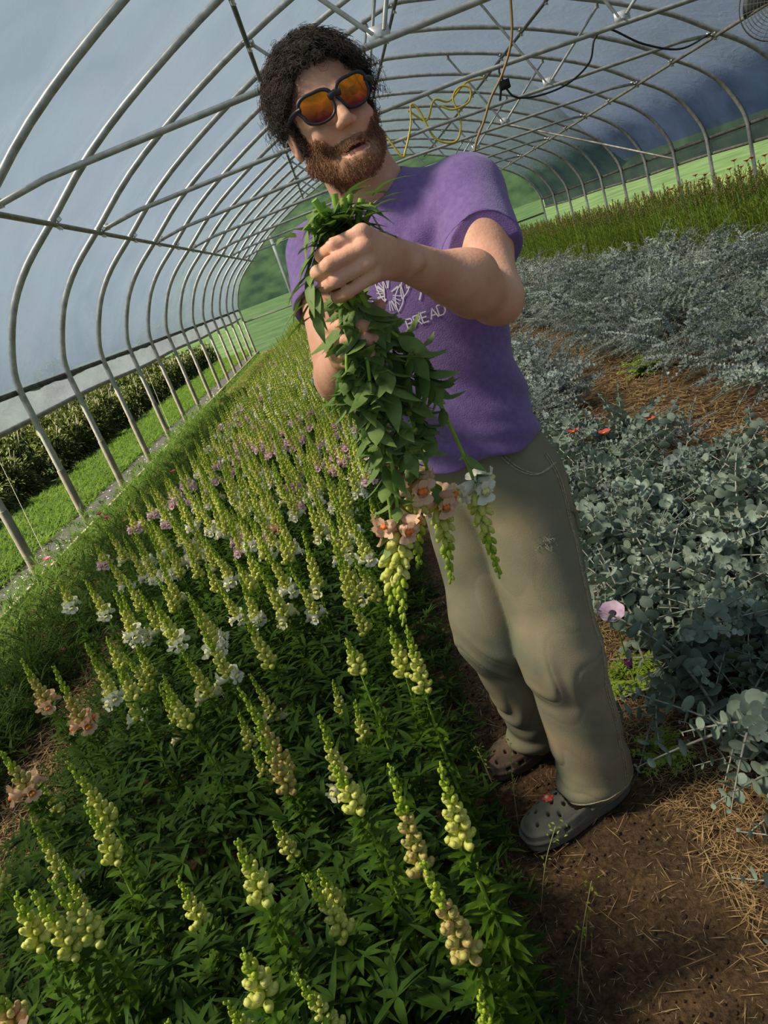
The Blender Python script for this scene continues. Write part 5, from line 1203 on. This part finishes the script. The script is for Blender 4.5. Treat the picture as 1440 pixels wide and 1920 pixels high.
# anemone, the fallen one and ferny leaves by the trouser leg
anem = mat('lilac_petal', srgb(196, 158, 188), srgb(226, 198, 214), 40, 0.6, transl=0.3)
A = simple_flower('anemone', (.475, 1.93, .30), .040, anem, dk, 'pale lilac anemone with a dark centre beside the trouser leg', 'flower', None, n=7, stem=.30, cup=.25, petw=1.0)
A.rotation_euler = (.35, -.25, .3)
mag = mat('magenta_petal', srgb(150, 40, 100), srgb(190, 120, 170), 30, 0.6, transl=0.2)
simple_flower('anemone', (.435, 1.76, .12), .032, mag, dk, 'closed magenta and lilac anemone low beside the trouser leg', 'flower', None, n=5, stem=.1, cup=1.6, petw=.6)
def ferny(name, x, y, z, n, L, lab, m):
    mb = MB()
    for i in range(n):
        a = rg.uniform(0, 6.28); d = nrm([math.cos(a), math.sin(a), rg.uniform(.5, 1.6)]); P = np.array([0, 0, 0])+np.outer(np.linspace(0, 1, 7), d)*L*rg.uniform(.7, 1.1); P[:, 2] -= .3*L*np.linspace(0, 1, 7)**2
        tube(mb, P, .0012, 4, caps=False); T = nrm(np.gradient(P, axis=0)); s_ = nrm(np.cross(T, [0, 0, 1.0]))
        for sg in (-1, 1):
            for q in (.4, .9): leaves(mb, P[2:], T[2:]*q+s_[2:]*sg, np.array([0, 0, 1.0]), L*.20*rg.uniform(.7, 1.1), L*.065, st=3)
    o = mb.build(name, m, None, loc=(x, y, z)); return tag(o, lab, 'plant')
fern_m = mat('bright_ferny_leaf', srgb(120, 146, 34), srgb(158, 176, 60), 30, .6, transl=.3)
ferny('ferny_weed', .45, 1.84, 0, 34, .12, 'bright yellow-green ferny leaves beside the lilac anemone', fern_m)
ferny('ferny_weed', .40, 1.52, 0, 26, .09, 'bright green ferny weed just above the heel of the front clog', fern_m)
ferny('ferny_weed', .62, 1.28, 0, 12, .09, 'small green weed under the eucalyptus by the heel', fern_m)
ferny('ferny_weed', 1.95, 5.2, 0, 40, .22, 'yellow-green weed at the foot of the tall eucalyptus row', fern_m)
# --- left side of the tunnel: low seedlings, pink flowers
seed = mat('seedling_leaf', srgb(38, 62, 18), srgb(72, 92, 36), 14, 0.8, spec=0.12, transl=0.25, tcol=srgb(90, 130, 40))
m1 = tufts(9000, (-2.82, -1.50), (1.6, 21), (.0, .12), .075, .007, rg, up=1.3, mask=lambda x, y: ~((np.abs(x+1.72+.05*np.sin(y*3)) < .14) & (y < 3.6)) | (rg.random(len(x)) < .12), power=1.5, st=3)
m2 = tufts(5200, (-2.82, -1.55), (2.2, 12), (.0, .22), .11, .009, rg, up=1.6, mask=lambda x, y: ~((np.abs(x+1.72) < .16) & (y < 3.6)), power=1.4, st=3); m1.merge(m2)
tag(m1.build('seedlings', seed), 'low dense green seedlings filling the bed on the left', 'seedlings', kind='stuff')
m1 = tufts(700, (-1.50, -1.18), (.9, 3.1), (.0, .2), .055, .010, rg, up=1.0, st=4)
tag(m1.build('bed_edge_weeds', seed), 'weedy leaves at the left edge of the snapdragon bed', 'weeds', kind='stuff')
pinkf = mat('hot_pink_petal', srgb(206, 60, 110), None, rough=.6, transl=.2)
for x, y, z, lab in ((-2.25, 5.37, .30, 'hot pink flower by the left posts, upper one'), (-2.32, 5.45, .33, 'small hot pink flower just above the other'), (-2.60, 4.95, .25, 'pink flower nearest the edging board'), (-1.95, 3.4, .12, 'tiny red flower in the seedlings'), (-2.0, 6.6, .25, 'small pink flower farther up the seedling bed')):
    simple_flower('pink_flower', (x, y, z), .032, pinkf, yc, lab, 'flower', None, stem=.25)
# --- outside left: clover and grass, shrub row
lawn_m = mat('outside_grass', srgb(44, 66, 26), srgb(70, 92, 40), 3, 0.85, spec=0.12, transl=0.3, tcol=srgb(100, 136, 40))
m1 = tufts(16000, (-4.75, -3.38), (3.5, 26), (-.02, .04), .10, .012, rg, up=1.5, power=1.5, st=3, k=6)
tag(m1.build('outside_grass', lawn_m), 'bright green grass and clover outside the left side', 'grass', kind='stuff')
peony = mat('peony_leaf', srgb(54, 74, 28), srgb(92, 100, 46), 7, 0.6, spec=0.2, transl=0.2, rand=0.12)
def shrub_parts(rg, n=520, h=.8, w=.45):
    st, fo = MB(), MB()
    for i in range(14):
        a = rg.uniform(0, 6.28); P = np.outer(np.linspace(0, 1, 5), [math.cos(a)*w*.7, math.sin(a)*w*.7, h*rg.uniform(.7, 1)]); tube(st, P, .006, 4, caps=False)
    v = nrm(rg.normal(size=(n, 3))); v[:, 2] = np.abs(v[:, 2]); rr = rg.uniform(.55, 1.0, n)[:, None]; c = v*rr*[w, w, h*.9]+[0, 0, .05]
    k = 3; B = np.repeat(c, k, 0); d = np.repeat(v, k, 0)+rg.normal(0, .6, (n*k, 3)); leaves(fo, B, d, np.array([0, 0, 1.0]), .13*rg.uniform(.6, 1.1, n*k), .042, curl=-.35, st=4); return st, fo
SH = [tuple(m.mesh(nm, mt) for m, nm, mt in zip(shrub_parts(rg), ('stem', 'foliage'), (twig, peony))) for _ in range(3)]
first = []
for me in SH:
    t = empty('shrub'); link('stem', me[0], t); link('foliage', me[1], t); kids_of(t); first.append(t)
idx = 0
for row, xx in enumerate((-5.25, -6.9, -8.6)):
    for k in range(26):
        y = 5.5+k*.85+rg.normal(0, .08); t = first[idx] if idx < 3 else copy_tree(first[idx % 3]); idx += 1
        t.location = (xx+rg.normal(0, .08), y, field_z(np.array(xx), np.array(y))); s = rg.uniform(.85, 1.1); t.scale = (s, s, s*rg.uniform(.9, 1.15)); t.rotation_euler = (0, 0, rg.uniform(0, 6.28))
        tag(t, 'olive-leaved shrub outside the left side, %s row, %s from the camera' % (['nearest', 'second', 'third'][row], ORD[k+1]), 'shrub', 'shrub rows outside, %s row' % ['nearest', 'second', 'third'][row])
# outside right: wild flower strip
wild = mat('wild_growth', srgb(70, 94, 46), srgb(106, 122, 66), 3, 0.8, transl=0.3)
m1 = tufts(6000, (6.75, 9.5), (5, 30), (0, .35), .30, .02, rg, up=2.4, curl=-.1, st=3)
tag(m1.build('wild_strip', wild), 'tall pale green wild growth outside the right side', 'weeds', kind='stuff')
# --- trees on the outside left and beyond
tree_leaf = mat('tree_leaf', srgb(44, 62, 30), srgb(84, 104, 50), 1.5, 0.8, transl=0.2, rand=.15)
def tree_parts(rg, h=5.0, w=2.0, n=900):
    tr, fo = MB(), MB(); tube(tr, catmull([(0, 0, 0), (.1, 0, h*.3), (0, .1, h*.7)], 4), .09, 7)
    v = nrm(rg.normal(size=(n, 3))); c = v*rg.uniform(.5, 1, n)[:, None]**.5*[w, w, h*.42]+[0, 0, h*.58]; c += .25*np.sin(c*2.3)[:, [1, 2, 0]]
    k = 5; B = np.repeat(c, k, 0); d = rg.normal(0, 1, (n*k, 3)); leaves(fo, B, d, np.array([0, 0, 1.0]), .30, .13, st=3); return tr, fo
TRM = [tuple(m.mesh(nm, mt) for m, nm, mt in zip(tree_parts(rg), ('trunk', 'crown'), (twig, tree_leaf))) for _ in range(2)]
for k, (x, y) in enumerate(((-15, 38), (-19, 33), (-11, 44), (-24, 40), (-30, 34), (-13, 52))):
    t = empty('tree', (x, y, float(field_z(np.array(x), np.array(y))))); link('trunk', TRM[k % 2][0], t); link('crown', TRM[k % 2][1], t); t.rotation_euler = (0, 0, k*1.3); t.scale = (.5, .5, .42)
    tag(t, 'leafy tree far outside beyond the shrub rows on the left', 'tree', 'trees beyond the shrub rows')
# --- straw and litter
straw_m = mat('straw', srgb(128, 100, 62), srgb(172, 142, 92), 30, 0.8, transl=0.05)
def straw(n, fx, fy, L, W_, rg, zr=(.004, .02), zf=None):
    m = MB(); x, y = fx(n), fy(n); a = rg.uniform(0, 6.28, n); l = L*rg.uniform(.3, 1.2, n); z = rg.uniform(*zr, n)
    d = np.stack([np.cos(a), np.sin(a), rg.normal(0, .10, n)], -1)
    leaves(m, np.stack([x, y, z+.002], -1), d, np.array([0, 0, 1.0])+0*d, l, W_*rg.uniform(.6, 1.3, n), curl=rg.normal(0, .05, n), fold=.4, st=3); return m
U = rg.uniform
tag(straw(9000, lambda n: 1.78+rg.normal(0, .28, n), lambda n: U(1.2, 9, n), .11, .006, rg, (.004, .035)).build('straw_mulch', straw_m), 'golden straw mulch strip between the two eucalyptus rows', 'straw', kind='stuff')
tag(straw(5600, lambda n: .34+.32*np.abs(rg.normal(0, 1, n)), lambda n: U(.75, 2.2, n), .055, .0021, rg, (.003, .02)).build('straw_mulch', straw_m), 'straw scattered under the near eucalyptus row', 'straw', kind='stuff')
tag(straw(420, lambda n: U(-.1, .6, n), lambda n: U(.7, 3.2, n), .075, .0020, rg, (.004, .012)).build('loose_straw', straw_m), 'loose single straws lying on the soil path', 'straw', kind='stuff')
chaff = mat('chaff', srgb(132, 108, 76), srgb(170, 146, 108), 30, 0.9)
tag(straw(5200, lambda n: U(-.1, .75, n), lambda n: U(.7, 4.5, n), .024, .0014, rg, (.002, .008)).build('chaff', chaff), 'short bits of straw and chips trodden into the soil path', 'straw', kind='stuff')
tag(straw(2600, lambda n: -1.72+rg.normal(0, .11, n), lambda n: U(1.3, 3.8, n), .11, .005, rg, (.004, .03)).build('straw_mulch', straw_m), 'patch of straw in the gap left of the snapdragon bed', 'straw', kind='stuff')
petm = mat('fallen_petal', srgb(214, 206, 200), None, rough=.7, transl=.2)
tag(straw(200, lambda n: U(-3.35, -2.99, n), lambda n: 4.4+12*U(0, 1, n)**1.6, .035, .022, rg, (.016, .022)).build('fallen_petals', petm), 'pale fallen petals scattered over the black weed cloth', 'petals', kind='stuff')
cl = MB(); nC = 3800; cx, cy = U(-.12, .9, nC), U(.7, 3, nC); sz = .0022+.0045*U(0, 1, nC)**4
TB = mb_groups(_bt); stamp_mb(cl, TB, np.stack([cx, cy, sz*.4], -1), np.repeat(np.eye(3)[None], nC, 0), sz, 0)
tag(cl.build('soil_crumbs', soil), 'small clods of soil on the path', 'soil', kind='stuff')
# path-side weeds with thin stalks
def weed(x, y, h, ax_, lab):
    t = empty('thin_weed', (x, y, 0)); a = math.radians(ax_); top = np.array([math.cos(a)*h*.55, math.sin(a)*h*.55, h]); P = catmull([(0, 0, 0), top*.5+[0, 0, .02], top], 5)
    mb = MB(); tube(mb, P, .0010, 4); mb.build('stem', mat('dry_stalk', srgb(150, 146, 84), None, rough=.7) if 'dry_stalk' not in bpy.data.materials else bpy.data.materials['dry_stalk'], t)
    mb = MB(); c = P[-6:]; n = 22; B = c[rg.integers(0, 6, n)]+rg.normal(0, .008, (n, 3)); leaves(mb, B, rg.normal(0, 1, (n, 3)), np.array([0, 0, 1.0]), .009, .005, st=3); mb.build('seed_head', fern_m, t); tag(t, lab, 'weed')
weed(-.02, 1.42, .20, 60, 'thin seeding weed between the bed and the brown clog'); weed(-.03, 1.20, .18, 20, 'thin seeding weed standing upright left of the grey clog'); weed(-.02, .98, .22, 30, 'thin weed stalk crossing the toe of the grey clog'); weed(-.04, 1.55, .14, 100, 'short seeding weed beside the brown clog')
m1 = tufts(420, (-.17, -.04), (.6, 3.5), (.0, .10), .045, .009, rg, up=1.2, st=4)
tag(m1.build('bed_edge_weeds', seed), 'low weeds along the path edge of the snapdragon bed', 'weeds', kind='stuff')
# ------------------------------------------------------------------ fan, cords and twine
blackm = mat('black_rubber', srgb(34, 34, 36), None, rough=.6); yell = mat('yellow_cord', srgb(206, 178, 60), None, rough=.6); brown = mat('brown_hose', srgb(134, 104, 52), None, rough=.6)
def fan():
    c = np.array([4.42, 7.0, 2.26]); t = empty('circulation_fan', tuple(c)); ax = nrm([-.45, -.85, -.12]); u = nrm(np.cross(ax, [0, 0, 1.0])); v = np.cross(u, ax)
    cage = MB(); Rr = .30
    for k in range(11):
        r = Rr*(k+1)/11; dep = .085*math.sqrt(max(0, 1-(r/Rr)**2.5)); 
        for sg in (-1, 1):
            P = [r*(math.cos(a)*u+math.sin(a)*v)+ax*sg*dep for a in np.linspace(0, 2*math.pi, 41)]; tube(cage, P, .0018 if k < 10 else .006, 4, caps=False)
    for a in np.linspace(0, 2*math.pi, 25)[:-1]:
        for sg in (-1, 1):
            P = [(r*(math.cos(a)*u+math.sin(a)*v)+ax*sg*.085*math.sqrt(max(0, 1-(r/Rr)**2.5))) for r in np.linspace(.03, Rr, 8)]; tube(cage, P, .0018, 4, caps=False)
    g = cage.build('guard', dullsteel, t); 
    bl = MB()
    for k in range(3):
        a0 = k*2.094+.4; pts = []
        for r in np.linspace(.04, .27, 7):
            for s in np.linspace(-.42, .42, 6)*(.5+.8*r/.27): a = a0+s; pts.append(r*(math.cos(a)*u+math.sin(a)*v)+ax*(.05*s))
        i = np.arange(6)[:, None]*6; j = np.arange(5)[None, :]; bl.add(pts, np.stack([i+j, i+j+1, i+7, i+6+j] if False else [i+j, i+j+1, i+6+j+1, i+6+j], -1).reshape(-1, 4))
    b = bl.build('blades', mat('grey_blade', srgb(120, 122, 124), None, rough=.4, metallic=.5), t)
    md = b.modifiers.new('thick', 'SOLIDIFY'); md.thickness = .003
    h = MB(); tube(h, [ax*-.16, ax*.03], [.06, .05], 14); h.build('motor', blackm, t)
    hk = MB(); tube(hk, [v*0+ax*-.12, ax*-.12+np.array([0, 0, .2]), np.array([PUR[3][0]-c[0]+.0, .0, PUR[3][1]-c[2]-.08])*.0+ax*-.12+np.array([.0, 0, .48])], .008, 6); hk.build('hanger_rod', dullsteel, t)
    tag(t, 'round wire-guarded circulation fan hanging in the upper right corner', 'fan')
fan()
y3 = 10.35+.06
def cord(name, pts, r, m, lab, cat, n=8): mb = MB(); tube(mb, catmull(pts, n), r, 6); return tag(mb.build(name, m), lab, cat)
yz = 2.72
cord('extension_cord', [(1.02, y3-.10, 2.95), (1.22, y3-.1, 2.88), (1.38, y3-.1, 2.50), (1.45, y3-.1, 2.53), (1.62, y3-.06, 2.80), (1.70, y3-.03, 3.02), (1.78, y3-.03, 2.94), (1.86, y3-.04, 2.60), (2.0, y3-.05, 2.46), (2.16, y3-.06, 2.45), (2.26, y3-.05, 2.66), (2.24, y3-.04, 2.92), (2.36, y3-.05, 3.02), (2.48, y3-.06, 2.96), (2.42, y3-.05, 2.82), (2.2, y3-.05, 2.80), (2.05, y3-.04, 2.90)], .014, yell, 'yellow extension cord draped in loops over a tie bar behind the man', 'cord')
cord('extension_cord', [(1.66, y3+.03, 2.98), (1.85, y3+.04, 2.80), (2.0, y3-.04, 2.98), (2.2, y3+.03, 2.92), (2.45, y3-.03, 3.04), (2.7, y3+.03, 3.03)], .013, yell, 'yellow cord wound along the tie bar above the loops', 'cord')
cord('hose', [(2.06, 6.5, 2.96), (1.98, 6.5, 2.62), (1.84, 6.5, 2.40), (1.70, 6.5, 2.26), (1.60, 6.5, 2.12), (1.50, 6.5, 2.0), (1.46, 6.5, 1.93)], .011, brown, 'brown hose hanging down from the roof beside the black socket box', 'hose')
cord('power_cable', [(4.30, 7.9, 2.30), (4.0, 7.95, 2.27), (3.65, 7.95, 2.43), (3.35, 7.95, 2.66), (3.2, 7.95, 2.62), (3.10, 7.95, 2.44), (2.85, 7.95, 2.33), (2.55, 7.95, 2.32), (2.32, 7.95, 2.38), (2.24, 7.95, 2.50)], .010, blackm, 'thin black cable looping from the socket box towards the fan', 'cable')
t = empty('socket_box', (2.24, 7.95, 2.52)); mb = MB(); box(mb, (0, 0, 0), (.10, .06, .08)); mb.build('housing', blackm, t); mb = MB(); tube(mb, [(0, 0, .03), (-.02, 0, .12), (0, 0, .2)], .01, 6); tube(mb, [(-.04, 0, -.02), (-.08, 0, -.12)], .012, 6); mb.build('plug', blackm, t); tag(t, 'small black socket box hanging under the roof right of the man\'s head', 'socket')
tw = mat('white_twine', srgb(200, 202, 190), None, rough=.8)
for k, (x, y, z, lab) in enumerate(((-3.02, 5.85, 1.1, 'white twine hanging from the left roll bar, nearest one'), (-3.02, 8.05, 1.1, 'white twine hanging from the left roll bar, second one'), (-3.02, 10.9, 1.1, 'white twine hanging from the left roll bar, third one'))):
    cord('twine', [(x, y, z), (x-.02, y-.01, .6), (x-.03, y-.05, .02)], .0022, tw, lab, 'string', 4)
